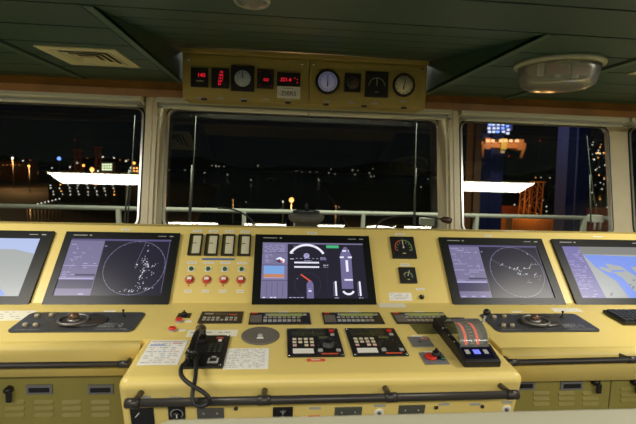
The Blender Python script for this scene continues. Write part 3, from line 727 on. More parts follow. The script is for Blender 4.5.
def tape(u, v, w, h, lab):
    e = empty('clear_tape_note', D(u, v, .0003), lab, 'note'); mb = MB().prism([(-w/2, -h/2), (w/2, -h*.4), (w*.46, h/2), (-w*.48, h*.45)], 0, .0008); mb.obj('sheet', PAPER2, e)
    mb = MB(); rnd = random.Random(3)
    for r in range(4): txt(mb, -w*.4, w*.4, h*.3-r*h*.2, h*.05, .0011, 0, rnd, .4)
    mb.obj('printing', INK, e)
tape(-1.27, -.155, .20, .12, 'crumpled pale note left of the left trackball panel')
tape(1.60, -.095, .17, .055, 'pale note behind the right trackball panel')
# keyboard
u0, v0 = 1.779, -.140
e = empty('keyboard', D(u0+.235, v0-.072), 'black computer keyboard at the right edge of the desk', 'keyboard')
MB().box(-.235, .235, -.078, .078, .004, .020).obj('tray', BLK, e, bevel=.004)
kc = pm('keyboard key grey', (.035, .037, .04), .4)
for r in range(5):
    for c in range(15):
        MB().cb(-.21+.030*c, .055-.027*r, .024, .024, .021, .008).obj('key', kc, e)
MB().cb(.15, .073, .0205, .04, .006, .001).obj('mark', LGR, e)

# ---------------- handrails
def rail(name, p0, p1, brk_x, y_wall, lab, r):
    e = empty(name, Vector(p0), lab, 'handrail', 'dark handrails along the console')
    MB().tube([(0, 0, 0), (p1[0]-p0[0], p1[1]-p0[1], p1[2]-p0[2])], r, 16).obj('tube', RAILM, e)
    for x in brk_x:
        t = (x-p0[0])/(p1[0]-p0[0]); c = Vector(p0).lerp(Vector(p1), t)-Vector(p0)
        mb = MB(); mb.tube([c-Vector((.022, 0, 0)), c+Vector((.022, 0, 0))], r*1.2, 16)
        mb.tube([c, c+Vector((0, (y_wall-p0[1])*.5, -.006)), c+Vector((0, y_wall-p0[1]+.012, -.010))], r*.75, 14)
        mb.lathe([(.001, 0), (.001, .001)], (c.x, c.y), 6, z0=c.z)
        mb.obj('bracket', RAILM, e)
    return e
rail('handrail', aty(125, 403.3, 1.45), aty(518, 394.5, 1.45), [aty(p, 395, 1.45)[0] for p in (133, 264, 391, 512)], 1.528, 'dark handrail across the front of the centre console', .0148)
rail('handrail', (-2.6, 1.74, .81), (aty(129, 363, 1.74)[0], 1.74, .81), [-2.5, -1.5, aty(125, 363, 1.74)[0]], 1.80, 'dark handrail on the left console wing front', .0125)
rail('handrail', aty(509, 362.5, 1.65), (3.2, 1.65, aty(636, 355.5, 1.65)[2]), [aty(512, 363, 1.65)[0]+.0, aty(632, 357, 1.65)[0], 2.6], 1.71, 'dark handrail on the right console wing front', .0125)

# ---------------- fascia of the centre console, below the rail
def fy(z): return 1.525+(.85-z)*.24
FT = math.atan(.24)
def fM(x, z, l=0): return Matrix(((1, 0, 0, x), (0, -math.sin(FT), -math.cos(FT), fy(z)-l), (0, math.cos(FT), -math.sin(FT), z), (0, 0, 0, 1)))
def fxz(px, py):
    q = on(px, py, (0, 1.525, .85), (0, 1, .24)); return q[0], q[2]
def fdev(px0, px1, pytop, mat, lab, kind, name='fascia_panel', h=.13, cat='control panel'):
    x0, z = fxz(px0, pytop); x1, _ = fxz(px1, pytop); w = (x1-x0)/2
    e = empty(name, fM((x0+x1)/2, z-h/2*math.cos(FT)), lab, cat)
    MB().box(-w, w, -h/2, h/2, 0, .006).obj('plate', mat, e, bevel=.001)
    if kind == 'slash': mb = MB(); mb.line(-w*.6, h/2-.04, -w*.2, h/2-.018, .003, .0064); mb.obj('mark', WHT, e)
    if kind == 'knob':
        mb = MB().arc(0, h/2-.034, .021, .024, -50, 230, .0064); mb.obj('scale_ring', LGR, e)
        MB().lathe([(.016, 0), (.014, .014), (0, .015)], (0, h/2-.034), 18, z0=.006).obj('knob', BLK, e); MB().cb(.004, h/2-.030, .022, .003, .016, .002).obj('pointer', WHT, e)
    if kind == 'lights':
        for x in (-.5, .5): MB().lathe([(.003, 0), (.003, .003), (0, .004)], (w*x, h/2-.022), 10, z0=.006).obj('indicator', LGR, e)
    if kind == 'psi':
        mb = MB(); z_ = .0064; mb.rect(-.0015, .0015, h/2-.036, h/2-.010, z_); mb.line(-.011, h/2-.014, 0, h/2-.026, .0025, z_); mb.line(.011, h/2-.014, 0, h/2-.026, .0025, z_); mb.arc(0, h/2-.058, .014, .017, 20, 160, z_); mb.obj('symbol', LGR, e)
    return e
fdev(130, 153.5, 408, BLK, 'black fascia panel with slash mark, leftmost under the rail', 'slash')
fdev(168, 185, 406, BLK, 'black fascia dimmer panel with round knob under the rail', 'knob')
fdev(197, 224, 408, pm('fascia box grey', (.09, .085, .08), .5), 'dark grey fascia panel with two small indicators behind phone cord', 'lights')
fdev(273, 293, 407, BLK, 'black fascia panel with white forked symbol under the rail', 'psi')
fdev(335, 362, 407, pm('fascia box dark green grey', (.085, .09, .075), .5), 'dark grey green fascia panel under the middle of the rail', 'lights')
fdev(399, 425, 405, pm('fascia box green grey', (.085, .09, .07), .5), 'dark grey fascia panel right of the third rail bracket', 'lights')
def flabel(px, py, w=.045, h=.012, m=LGR, name='label_plate'):
    x, z = fxz(px, py); inv = cc.matrix_world.inverted() @ fM(x, z)
    o = MB().box(-w/2, w/2, -h/2, h/2, 0, .002).obj(name, m, cc); o.matrix_local = inv
for px, py in ((145, 397), (176, 397.5), (211, 397.5), (283, 397.5), (315, 408), (349, 397.5), (380, 405.5), (412, 396), (444, 404), (475, 404), (507, 402)): flabel(px, py)
flabel(314, 416.5, .048, .012, REDL, 'red_label')
for px, py in ((436, 407), (482, 406), (444, 415), (475, 414), (236, 408)):
    x, z = fxz(px, py); e = empty('toggle_bolt', fM(x, z), 'small dark bolt on the yellow fascia under the rail', 'bolt', 'dark bolts on the fascia')
    MB().lathe([(.008, 0), (.008, .006), (.005, .008), (0, .008)], seg=12).obj('cap', RAILM, e)
for px, py, lab in ((379, 412.5, 'round white socket on fascia near the third rail bracket'), (506, 409, 'round white socket on fascia at right end of the rail')):
    x, z = fxz(px, py); e = empty('round_socket', fM(x, z), lab, 'socket')
    MB().lathe([(.020, 0), (.020, .004), (.016, .006), (.014, .003)], seg=24).obj('rim', WHT, e); MB().lathe([(.008, .003), (.008, .010), (0, .011)], seg=16).obj('pin', DGR, e)

# ---------------- cabinets under the wings
def cabinets(par, x0, x1, yd, zt, splits, handles, latches, lab, louv):
    for (a, b), n_ in zip(splits, range(9)):
        e = empty('cabinet', ((a+b)/2, yd, .08), lab % n_ if '%' in lab else lab[n_], 'cabinet', 'olive cabinets under the console wings')
        h = zt-.08; w = (b-a)/2-.003
        MB().box(-w-.001, w+.001, .022, .4, -.03, h).obj('carcass', OLV, e)
        MB().box(-w, w, 0, .02, .01, h-.001).obj('door', OLV, e, bevel=.002)
        for hx_, hz in handles:
            if a < hx_ < b:
                hd = MB(); cx = hx_-(a+b)/2; cz = hz-.08
                hd.box(cx-.055, cx+.055, -.008, 0, cz-.022, cz+.022, 0); hd.box(cx-.044, cx+.044, -.0095, -.008, cz-.012, cz+.010, 1)
                hd.obj('flush_handle', [GRY, BLK], e, bevel=.002)
        for hx_, hz in latches:
            if a < hx_ < b:
                cx = hx_-(a+b)/2; cz = hz-.08
                MB().tube([(cx, 0, cz), (cx, -.02, cz), (cx, -.026, cz-.006)], [.018, .017, .012], 14).obj('latch', BLK, e); MB().cb(cx+.008, -.025, cz-.026, .022, .012, .045).obj('latch_lever', BLK, e, bevel=.003)
        for (lx, lz) in louv:
            if a < lx < b:
                cx = lx-(a+b)/2; cz = lz-.08
                MB().profx([(0, cz+.010), (-.007, cz-.004), (-.007, cz-.006), (0, cz-.006)], cx-.040, cx+.040).obj('louvre', OLV, e)
YDL, YDR = 1.90, 1.80
hl = [(aty(p, 389, YDL)[0], aty(p, 389, YDL)[2]) for p in (40, 101)]
ll = [(aty(10, 389, YDL)[0], aty(10, 389, YDL)[2])]
lv = [(aty(px, py, YDL)[0], aty(px, py, YDL)[2]) for px in (15, 44, 72, 101) for py in (402, 408.5, 415)]
cabinets(lc, 0, 0, YDL, .733, [(-2.4, aty(-12, 390, YDL)[0]), (aty(-12, 390, YDL)[0], CX0-.005)], hl, ll, ['olive louvred cabinet outside the left edge', 'olive louvred cabinet with two flush handles under the left wing'], lv)
hr = [(aty(p, 385, YDR)[0], aty(p, 385, YDR)[2]) for p in (523, 571)]
lr = [(aty(p, 381, YDR)[0], aty(p, 381, YDR)[2]) for p in (594, 633)]
lv = [(aty(px, py, YDR)[0], aty(px, py, YDR)[2]) for px in (541, 566, 590) for py in (393, 398.5, 404)]+[(aty(px, py, YDR)[0], aty(px, py, YDR)[2]) for px in (628,) for py in (389, 394.5, 400)]
sx = aty(611, 385, YDR)[0]
cabinets(rc, 0, 0, YDR, .723, [(CX1+.005, sx), (sx, 3.0)], hr, lr, ['olive louvred cabinet with two flush handles beside the centre console', 'olive louvred cabinet with latch at the right frame edge'], lv)

# ---------------- overhead instrument box
BY = 2.89
x0, x1 = -.638, .983; z0, z1 = 2.058, 2.372
e = empty('instrument_box', front((x0+x1)/2, BY, z0), 'ochre overhead instrument box above the middle window', 'instrument box')
hx = (x1-x0)/2; H = z1-z0
MB().box(-hx, hx, 0, H, -.2, 0).obj('housing', BOXY, e, bevel=.004)
xm = aty(309, 80, BY)[0]-(x0+x1)/2
MB().box(-hx+.012, xm-.004, .014, H-.035, 0, .008).obj('door_panel', BOXY, e, bevel=.002)
MB().box(xm+.004, hx-.02, .014, H-.035, 0, .008).obj('door_panel', BOXY, e, bevel=.002)
MB().box(-hx-.004, hx+.004, H-.022, H+.006, -.02, .014).obj('top_lip', BOXY, e, bevel=.003)
def bx(px, py): q = aty(px, py, BY-.008); return q[0]-(x0+x1)/2, q[2]-z0
mb = MB()
for px, py in ((188.5, 59.5), (302, 64), (314, 64), (422, 70)): a, b = bx(px, py); MB().lathe([(.009, 0), (.009, .005), (.005, .007), (0, .007)], (a, b), 14, z0=.008).obj('lock', CHR, e)
for px, py in ((200.5, 98.2), (220.5, 98.5), (243, 99), (266, 99.3), (288, 99.8), (327, 101.8), (351, 102.5), (375, 103.6), (403, 101.5)): a, b = bx(px, py); o = MB().box(a-.022, a+.022, b-.006, b+.006, .008, .0095); o.obj('label_plate', LGR, e)
mb = MB()
for px, py in ((204, 101.7), (244, 102), (288, 102.3), (326, 104), (364, 106), (404, 107.2)): a, b = bx(px, py); MB().box(a-.018, a+.018, -.004, .008, -.01, .012).obj('latch', BLK, e)
LED = em('red led digits', (255, 30, 55), .9); LEDD = em('dim led', (150, 25, 40), .7)
DIALF = pm('dial face pale', (.36, .40, .38), .5, emit=srgb(120, 130, 125), es=.08); DIALB = pm('dial face backlit blue', (.4, .4, .5), .5, emit=srgb(140, 140, 175), es=.18); DIALC = pm('dial face beige', (.75, .72, .55), .5)
MTd = pm('dim dial marking', (.42, .40, .30), .6)
def bframe(px0, px1, py0, py1, nm, lab, cat, case=BLK, group=None):
    a, b = bx(px0, py1); c, d = bx(px1, py0)
    M_ = front((x0+x1)/2+(a+c)/2, BY-.008, z0+(b+d)/2)
    ee = empty(nm, M_, lab, cat, group); w, h = (c-a)/2, (d-b)/2
    MB().box(-w, w, -h, h, 0, .012).obj('case', case, ee, bevel=.002)
    return ee, w, h
ee, w, h = bframe(191, 208.5, 68.5, 87, 'led_display', 'square black display showing 140 in red, leftmost in the overhead box', 'display')
text('140', .034, LED, ee, .012, .014, .0126); MB().rect(-.02, .025, -.026, -.018, .0126).obj('printing', MTd, ee)
ee, w, h = bframe(211.5, 229, 69, 88, 'led_display', 'square black display with a column of red digits, second in overhead box', 'display')
rnd = random.Random(2)
for k, s_ in enumerate(('90', '006', '10.5', '004', '83')): text(s_, .019, LED, ee, .010-.003*k, .038-.019*k, .0126)
ee, w, h = bframe(231, 254.5, 66.5, 91, 'wall_clock', 'square clock with pale round dial and black hands in the overhead box', 'clock')
def dial(ee, r, face_m, ring=True, ang=90, ticks=12, two=None, tick_m=None):
    MB().lathe([(r, .0122), (r, .0135), (0, .0137)], seg=40).obj('dial', face_m, ee)
    mb = MB()
    for k in range(ticks):
        t = 2*PI*k/ticks; mb.line(.74*r*math.cos(t), .74*r*math.sin(t), .92*r*math.cos(t), .92*r*math.sin(t), .06*r, .0141)
    mb.obj('dial_marks', tick_m or BLK, ee)
    mb = MB(); t = math.radians(ang); mb.line(0, 0, .75*r*math.cos(t), .75*r*math.sin(t), .07*r, .0146)
    if two is not None: t = math.radians(two); mb.line(0, 0, .5*r*math.cos(t), .5*r*math.sin(t), .12*r, .0150)
    mb.obj('hands', BLK, ee)
dial(ee, .052, DIALF, ang=92, two=97)
ee, w, h = bframe(257, 274, 70, 88.5, 'led_display', 'square black display with four corner keys and a short red readout', 'display')
text('0.0', .026, LED, ee, .004, -.006, .0126); mb = MB()
for sx_ in (-1, 1):
    for sy_ in (-1, 1): mb.rect(sx_*w*.7-.003, sx_*w*.7+.003, sy_*h*.7-.003, sy_*h*.7+.003, .0126)
mb.obj('corner_keys', LEDD, ee)
ee, w, h = bframe(277, 300.5, 73.5, 86.5, 'led_display', 'wide black display showing 321.4 in red above the call sign plate', 'display')
text('321.4', .033, LED, ee, -.020, -.002, .0126); mb = MB(); mb.rect(w*.5, w*.56, .01, .016, .0126); mb.rect(w*.7, w*.76, .0, .006, .0126); mb.rect(w*.7, w*.76, -.02, -.014, .0126); mb.obj('small_lights', LED, ee)
ee, w, h = bframe(277, 300.5, 87, 98, 'call_sign_plate', 'pale call sign plate reading ZIBR5 under the wide red display', 'sign', case=WHT)
text('ZIBR5', .040, BLK, ee, 0, -.010, .0126); MB().rect(-.03, .03, .022, .026, .0126).obj('printing', INK, ee)
def round_in(px, py, r, lab, nm, fm, ang, two=None, ticks=24, square=None):
    a, b = bx(px, py); ee = empty(nm, front((x0+x1)/2+a, BY-.008, z0+b), lab, 'gauge')
    if square: MB().box(-square, square, -square*1.1, square*1.1, 0, .003).obj('mounting_plate', BOXY, ee, bevel=.001); 
    MB().lathe([(r, 0), (r, .010), (r*.94, .016), (r*.80, .016), (r*.78, .010)], seg=40).obj('bezel', BLK, ee)
    dial(ee, r*.78, fm, ang=ang, two=two, ticks=ticks)
    return ee
round_in(327.5, 82, .082, 'round gauge with backlit bluish dial in the overhead box', 'round_gauge', DIALB, 90, 270, 24)
ee, w, h = bframe(344, 361, 74, 92, 'square_gauge', 'small dark square gauge right of the backlit round gauge overhead', 'gauge')
dial(ee, .042, pm('dim dial', (.06, .05, .045), .5), ang=90, ticks=10, tick_m=MTd)
ee, w, h = bframe(364.5, 388.5, 72.5, 97, 'square_gauge', 'larger dark square gauge with green arc overhead', 'gauge')
mb = MB(); mb.arc(0, -.01, .050, .056, 0, 180, .0126); mb.rect(-.012, .012, -.052, -.045, .0126); mb.obj('dial_marks', pm('dim green dial mark', (.25, .32, .16), .6), ee); mb = MB(); mb.line(0, -.01, 0, .04, .003, .0135); mb.obj('needle', WHT, ee)
round_in(403.5, 85.5, .078, 'round gauge with beige dial on its own plate, rightmost overhead', 'round_gauge', DIALC, 80, 262, 12, square=.086)

# ---------------- ceiling fittings
def vent(vx, vy, lab):
    e = empty('ceiling_vent', (vx, vy, 2.2), lab, 'vent', 'ceiling air diffusers')
    mb = MB(); s = .195
    mb.box(-s, s, -s, -s+.05, -.008, 0); mb.box(-s, s, s-.05, s, -.008, 0); mb.box(-s, -s+.05, -s+.05, s-.05, -.008, 0); mb.box(s-.05, s, -s+.05, s-.05, -.008, 0)
    mb.obj('frame', VENT, e, bevel=.002)
    MB().box(-.15, .15, -.15, .15, -.0015, -.0005).obj('throat', BLK, e)
    for k in range(4):
        r0 = .143-.034*k; r1 = r0-.019; mb = MB()
        vs = [(sx_*r, sy_*r, z) for r, z in ((r0, -.010), (r1, -.005)) for sx_, sy_ in ((-1, -1), (1, -1), (1, 1), (-1, 1))]
        mb.add(vs, [(i, (i+1) % 4, 4+(i+1) % 4, 4+i)[::-1] for i in range(4)])
        o = mb.obj('louvre_ring', VENT, e); sol = o.modifiers.new('thickness', 'SOLIDIFY'); sol.thickness = .002
    MB().box(-.03, .03, -.03, .03, -.012, -.002).obj('centre_plate', VENT, e)
a, b, c, d = [atz(*p, 2.2) for p in ((36, 45.5), (113, 48), (139, 66), (73, 64))]
f_ = atz(627, 73, 2.2)
for vx, vy, lab in (((a[0]+b[0]+c[0]+d[0])/4, (a[1]+b[1]+c[1]+d[1])/4, 'square cream air diffuser in the left ceiling'), (f_[0]+.195, f_[1]-.195, 'square cream air diffuser at the right frame edge, mostly cut off')):
    vent(vx, vy, lab)
CG = thin('ribbed lamp glass', (.95, .97, .94), .2, .2, .22)
def dome(x, y, lab, lit, r=.19, dp=1):
    e = empty('dome_lamp', (x, y, 2.2), lab, 'ceiling lamp', 'round glass ceiling lamps')
    k = r/.19
    MB().lathe([(r*1.12, 0), (r*1.12, -.014), (r*1.02, -.022), (r*.98, -.012)], seg=40).obj('rim', pm('lamp rim %s' % ('lit' if lit else 'off'), (.48, .50, .38), .3), e)
    o = MB().lathe([(a_, b_*dp) for a_, b_ in ((r, -.014), (r*.98, -.04), (r*.93, -.085), (r*.88, -.105), (r*.75, -.118), (r*.4, -.125), (.001, -.127))], seg=40).obj('glass_bowl', CG, e)
    so = o.modifiers.new('thickness', 'SOLIDIFY'); so.thickness = .004
    MB().lathe([(r*.9, 0), (r*.9, -.006), (0, -.007)], seg=32).obj('reflector', WHT, e)
    if lit: MB().lathe([(r*.5, -.008), (r*.5, -.05*dp-.004), (0, -.055*dp-.004)], seg=24).obj('bulb', em('warm dim bulb', (205, 185, 110), .8), e)
    else:
        mb = MB(); 
        for q in range(3): mb.tube([(-r*.5+q*r*.5-.02, -.03, -.012), (-r*.5+q*r*.5-.02, -.03, -.07)], .016, 10)
        mb.obj('bulb', WHT, e)
        mb = MB(); mb.box(-r*.70, -r*.1, -.11, -.105, -.075, -.03, 0); mb.box(r*.0, r*.6, -.11, -.105, -.075, -.03, 1); mb.obj('rating_label', [INKR, INKR], e)
    return e
q = atz(558, 72, 2.16); dome(q[0], q[1]+.0, 'round clear glass ceiling lamp, unlit, right of the instrument box', False, .185)
q = atz(252, 0, 2.19); dome(q[0], q[1], 'small round ceiling lamp glowing dimly at the top frame edge', True, .054, .16)

# fluorescent ceiling fixtures, out of the picture but mirrored in the window panes
def fixture(x0, x1, y0, y1, S_, lab, col=(1, .95, .84)):
    x, y, L, Wd = (x0+x1)/2, (y0+y1)/2, x1-x0, y1-y0
    e = empty('fluorescent_fixture', (x, y, 2.2), lab, 'ceiling lamp')
    MB().box(-L/2-.03, L/2+.03, -Wd/2-.03, Wd/2+.03, -.022, 0).obj('housing', VENT, e, bevel=.003)
    m = pm('lit diffuser', (.8, .8, .75), .5, emit=col, es=S_); m.cycles.emission_sampling = 'FRONT'
    mb = MB().rect(-L/2, L/2, -Wd/2, Wd/2, -.026); mb.f = [f[::-1] for f in mb.f]; mb.obj('diffuser', m, e)
FS = 25.0
fixture(-2.60, -1.42, 1.22, 1.58, FS, 'flat fluorescent ceiling fixture mirrored in the left window')
fixture(1.95, 3.12, 1.31, 1.66, FS, 'flat fluorescent ceiling fixture mirrored in the right window')
fixture(-.56, 1.10, -.88, -.52, FS, 'flat fluorescent ceiling fixture mirrored low in the middle window')
fixture(-2.2, -1.0, -.88, -.52, FS, 'flat fluorescent ceiling fixture behind the viewer on the left')
fixture(1.5, 2.7, -.88, -.52, FS, 'flat fluorescent ceiling fixture behind the viewer on the right')

# ---------------- foreground counter
P = [(-.335, 0)]; zc = 1.10
ya = on(400, 412, (0, 0, zc), (0, 0, 1))[1]; xa = on(160, 417, (0, 0, zc), (0, 0, 1))[0]
e = empty('counter_top', (0, ya, 0), 'pale beige counter edge blurred in the near foreground', 'counter')
mb = MB().prism([(x, y-ya) for x, y in rrect(xa, 2.4, ya-.22, ya, .03)], zc-.05, zc); mb.obj('top', BEIG, e, bevel=.012, seg=4)
MB().box(xa+.05, 2.35, -.20, -.03, .0, zc-.05).obj('panel', BEIG, e)

# ---------------- things behind the console top
e = empty('compass_bowl', aty(306, 226, 2.74), 'dark grey shallow round instrument with stem standing at the middle window', 'instrument')
MB().lathe([(.075, -.06), (.078, .02), (.088, .026), (.112, .042), (.118, .066), (.110, .080), (.090, .084), (.088, .090), (0, .096)], seg=32).obj('bowl', pm('dull grey rubber', (.085, .085, .075), .6), e)
MB().lathe([(.089, .084), (.089, .0985), (0, .099)], seg=32).obj('top_disc', BLK, e)
MB().lathe([(.010, .095), (.009, .14), (.005, .15), (0, .152)], seg=12).obj('stem', BLK, e)
MB().cb(-.078, -.02, .012, .012, .012, .03).obj('small_foot', LGR, e)
def goose(pts, lab, head):
    P = [Vector(aty(*p)) for p in pts]; e = empty('gooseneck_lamp', P[0], lab, 'lamp', 'black gooseneck lamps')
    Q = []
    for i in range(len(P)-1):
        p0, p1, p2, p3 = P[max(i-1, 0)], P[i], P[i+1], P[min(i+2, len(P)-1)]
        for k in range(6):
            t = k/6; Q.append(.5*((2*p1)+(-p0+p2)*t+(2*p0-5*p1+4*p2-p3)*t*t+(-p0+3*p1-3*p2+p3)*t**3)-P[0])
    Q.append(P[-1]-P[0])
    MB().tube(Q, .0055, 8).obj('neck', BLK, e)
    if head:
        d = (Q[-1]-Q[-2]).normalized(); MB().tube([Q[-1], Q[-1]+d*.012, Q[-1]+d*.02, Q[-1]+d*.06, Q[-1]+d*.075], [.007, .012, .020, .022, .018], 14).obj('lamp_head', pm('dark red head', (.04, .012, .01), .35), e)
    else:
        d = (Q[-1]-Q[-2]).normalized(); MB().tube([Q[-1], Q[-1]+d*.05], [.006, .009], 12).obj('lamp_head', BLK, e)
goose([(253.5, 227, 2.66), (252.5, 222, 2.68), (248, 217, 2.68), (240, 212, 2.68), (231, 209, 2.68), (226, 208.3, 2.68)], 'black gooseneck lamp curving left above the edge meters', False)
goose([(374, 233, 2.68), (380, 222, 2.68), (392, 217, 2.66), (408, 215.3, 2.66), (425, 216.5, 2.66), (440, 219, 2.66)], 'black gooseneck lamp with round head reaching to the right window post', True)

# ================================================================== OUTSIDE
# wipers on the glass
def wiper(p, p2, q_, q2, box, lab):
    d = GD+.07; A = [Vector(on(*c, (0, 2.98+d, 1.2), (0, 1, -.2))) for c in (p, p2)]
    e = empty('window_wiper', A[1], lab, 'wiper', 'window wipers')
    MB().tube([A[0]-A[1], (A[0]-A[1])*.5+Vector((0, .01, 0)), Vector((0, 0, 0))], [.003, .0045, .006], 8).obj('blade', EXTG, e)
    B = [Vector(on(*c, (0, 2.98+d+.04, 1.2), (0, 1, -.2)))-A[1] for c in (q_, q2)]
    MB().tube(B, .007, 8).obj('arm', EXTG, e)
    bx_ = Vector(on(*box, (0, 2.98+d+.03, 1.2), (0, 1, -.2)))-A[1]
    MB().cb(bx_.x, bx_.y+.03, bx_.z, .11, .06, .06).obj('motor_box', EXTW, e, bevel=.006)
    MB().tube([bx_+Vector((-.025, 0, -.03)), bx_+Vector((-.025, 0, -.09))], .010, 10).obj('cable', LGR, e); MB().tube([bx_+Vector((.025, 0, -.03)), bx_+Vector((.025, 0, -.09))], .010, 10).obj('cable', LGR, e)
wiper((135, 115), (127.5, 223), (129, 170), (124, 228), (127, 232), 'grey wiper in the left window beside the post')
wiper((196, 116), (190, 226), (192, 165), (188.5, 230), (188, 234), 'grey wiper at left of the wide middle window')
wiper((416.5, 123), (415, 225), (416, 168), (413.5, 226), (428, 222), 'grey wiper at right of the wide middle window')
wiper((587, 136), (596.5, 214), (590, 175), (591, 224), (598, 219), 'grey wiper in the right window with pale motor box')

# deck handrail outside
e = empty('deck_handrail', (0, 4.2, 0), 'pale deck handrail running outside all the windows', 'railing')
MB().tube([(-4.5, 0, 1.188), (6, 0, 1.188)], .022, 12).obj('top_rail', EXTW, e)
MB().tube([(-4.5, 0, .72), (6, 0, .72)], .014, 10).obj('mid_rail', EXTW, e)
for k in range(-3, 5):
    x = -.341+1.19*k; MB().cb(x, 0, .592, .035, .05, 1.184).obj('post', EXTW, e)
struct('floor_deck', MB().box(-5, 6.5, 3.1, 5.2, -.06, -.01), STEEL)
# harbour: eye about 22 m above the water
WZ = -22.0
WAT = pm('black harbour water', (.004, .006, .009), .22, bump=.6, bscale=.3)
QY = pm('dark asphalt quay', (.07, .055, .045), .85, var=.4, vscale=.02)
struct('ground_water', MB().box(-1500, 1500, 30, 3500, WZ-2, WZ-1), WAT)
struct('ground_quay', MB().prism([(-900, 120), (-25, 90), (-60, 420), (-200, 800), (-900, 800)], WZ-2, WZ), QY)
struct('ground_quay_right', MB().prism([(18, 30), (700, 30), (900, 900), (60, 600)], WZ-2, WZ), QY)
hill = MB(); n = 60; rnd = random.Random(12)
hp = [(-1500+50*k, 26+14*math.sin(k*.37)+10*math.sin(k*.83+1)) for k in range(n+1)]
hill.add([(x, 1500, WZ) for x, h in hp]+[(x, 1700, WZ+h) for x, h in hp]+[(x, 2000, WZ) for x, h in hp], [q for k in range(n) for q in ((k, k+1, n+2+k, n+1+k), (n+1+k, n+2+k, 2*n+3+k, 2*n+2+k))])
struct('ground_hills', hill, pm('dark hills', (.012, .014, .012), .9))

BL = {}
def glow(name, rgb, s):
    if name not in BL: BL[name] = em('glow '+name, rgb, s)
    return BL[name]
ORG = glow('orange', (255, 170, 80), 3); WTE = glow('white', (255, 250, 235), 1.6); RDD = glow('red', (235, 60, 40), .8); BLU = glow('blue', (110, 150, 255), 2.2); DIM = glow('dim', (170, 160, 140), .6); OD = glow('dim orange', (200, 110, 55), .6); GRW = glow('greenish', (225, 240, 190), 1.5)
def sphere(r, c=(0, 0), z0=0, seg=10): return MB().lathe([(r*math.sin(PI*k/8)+1e-5, -r*math.cos(PI*k/8)) for k in range(9)], c, seg, z0=z0)
def mast(px, py, Y, m, lab, rpx=1.6, group='harbour mast lamps', light=None, col=(1, .55, .2), ground=WZ):
    q = aty(px, py, Y); r = rpx*Y/F
    e = empty('mast_lamp', (q[0], q[1], ground), lab, 'lamp post', group)
    MB().tube([(0, 0, 0), (0, 0, q[2]-ground)], [.0011*Y/2, .0006*Y/2], 8).obj('mast', pm('mast grey', (.25, .22, .18), .6) if 'mast grey' not in MATS else MATS['mast grey'], e)
    sphere(r, z0=q[2]-ground, seg=12).obj('lamp_head', m, e)
    if light:
        ld = bpy.data.lights.new('mast_light', 'POINT'); ld.energy = light; ld.color = col; ld.shadow_soft_size = 1.0
        o = bpy.data.objects.new('mast_light', ld); COL.objects.link(o); o.location = (q[0]+0, q[1]-2, q[2]-r-1)
pm('mast grey', (.25, .22, .18), .6)
mast(12.5, 158, 330, WTE, 'tall harbour mast with pale lamp at far left', 1.0, light=22000)
mast(29, 166, 300, ORG, 'low orange lamp right of the tall left mast', 1.0, light=9000)
mast(92, 169.5, 380, ORG, 'bright orange lamp above the white fixture reflection', 1.9, light=12000)
mast(83.5, 165.5, 420, ORG, 'second orange lamp left of the lit green windows', 1.1)
mast(59, 158.5, 500, BLU, 'blue lamp high on a mast in left window', 1.6)
mast(291.5, 200, 150, ORG, 'brightest orange lamp with glow in the middle window', 2.4, light=14000)
mast(283, 201.8, 165, WTE, 'small pale lamp left of the brightest orange lamp', .8)
mast(233, 200, 170, OD, 'dim orange lamp low in left part of the middle window', .9, light=3000)
mast(336, 206, 140, OD, 'dim orange lamp right of the compass instrument', .9, light=3000)
mast(134, 163, 400, ORG, 'orange lamp beside the left wiper', 1.3)
# scattered pinprick lights, one object each
def pins(lst, Y, m, lab, grp, cat='light', ground=None):
    for (px, py, r) in lst:
        q = aty(px, py, Y); k = 1.0
        if q[2] < WZ+3: k = (EYE-WZ-3)/(EYE-q[2]); q = CAM+(q-CAM)*k
        o = sphere(r*Y*k/F, seg=8).obj('harbour_light', m); o.location = q; tag(o, lab, cat, grp)
        if q[2] > WZ+6: MB().tube([(0, 0, 0), (0, 0, WZ-q[2])], .12, 5).obj('mast', STEEL, o)
rnd = random.Random(21)
pins([(103, 157, .7), (77, 163, .8), (114, 158, .6), (138, 166, .7), (126, 161, .7), (52, 168, .5), (36, 169, .8), (23, 161, .6), (70, 167, .6), (98, 171, .7), (132, 171, .7)], 600, WTE, 'small white harbour light seen through the left window', 'white harbour lights, left window')
pins([(4, 164, .9), (8, 165, .9), (16, 166, .7), (1, 173, .8), (30, 160, .6), (120, 160, .7), (128, 160, .7), (87, 158, .6), (38, 173, .5), (100, 154, .5), (66, 172, .5)], 600, OD, 'small orange harbour light seen through the left window', 'orange harbour lights, left window')
mast(30, 206, 157, ORG, 'added low quay lamp hidden behind the deck rail in the left window', .6, light=2500)  # added lamp, put in to make the orange patch on the quay
pins([(27+3.6*k, 206.5-.85*k, .5) for k in range(10)], 160, WTE, 'white light in the slanting row on the quay edge', 'quay edge lights in a row')
pins([(212, 165.5, .5), (216, 166, .9), (219, 166.3, .7), (224, 166.5, .5), (258, 165.7, .7), (227.5, 174.7, .8), (251, 180, .8), (205, 172.5, .6), (169, 170, .5), (185, 170, .6), (204, 173, .5),
      (296, 171, .5), (302, 172, .5), (310, 172, .5), (317, 172, .4), (329, 173, .7), (331, 169, .5), (335, 174, .6), (352.5, 170, .8), (355, 174.5, .7), (358, 170.5, .5), (369.5, 173, .7), (371, 176.5, .7), (374, 176, .6), (373, 169, .5), (319, 180.5, .7), (318.5, 179, .6), (421, 187, .8), (428, 179, .6), (436, 178, .5), (246, 202, .6), (339, 207, .6)],
     700, DIM, 'tiny pale town light across the water in the middle window', 'town lights, middle window')
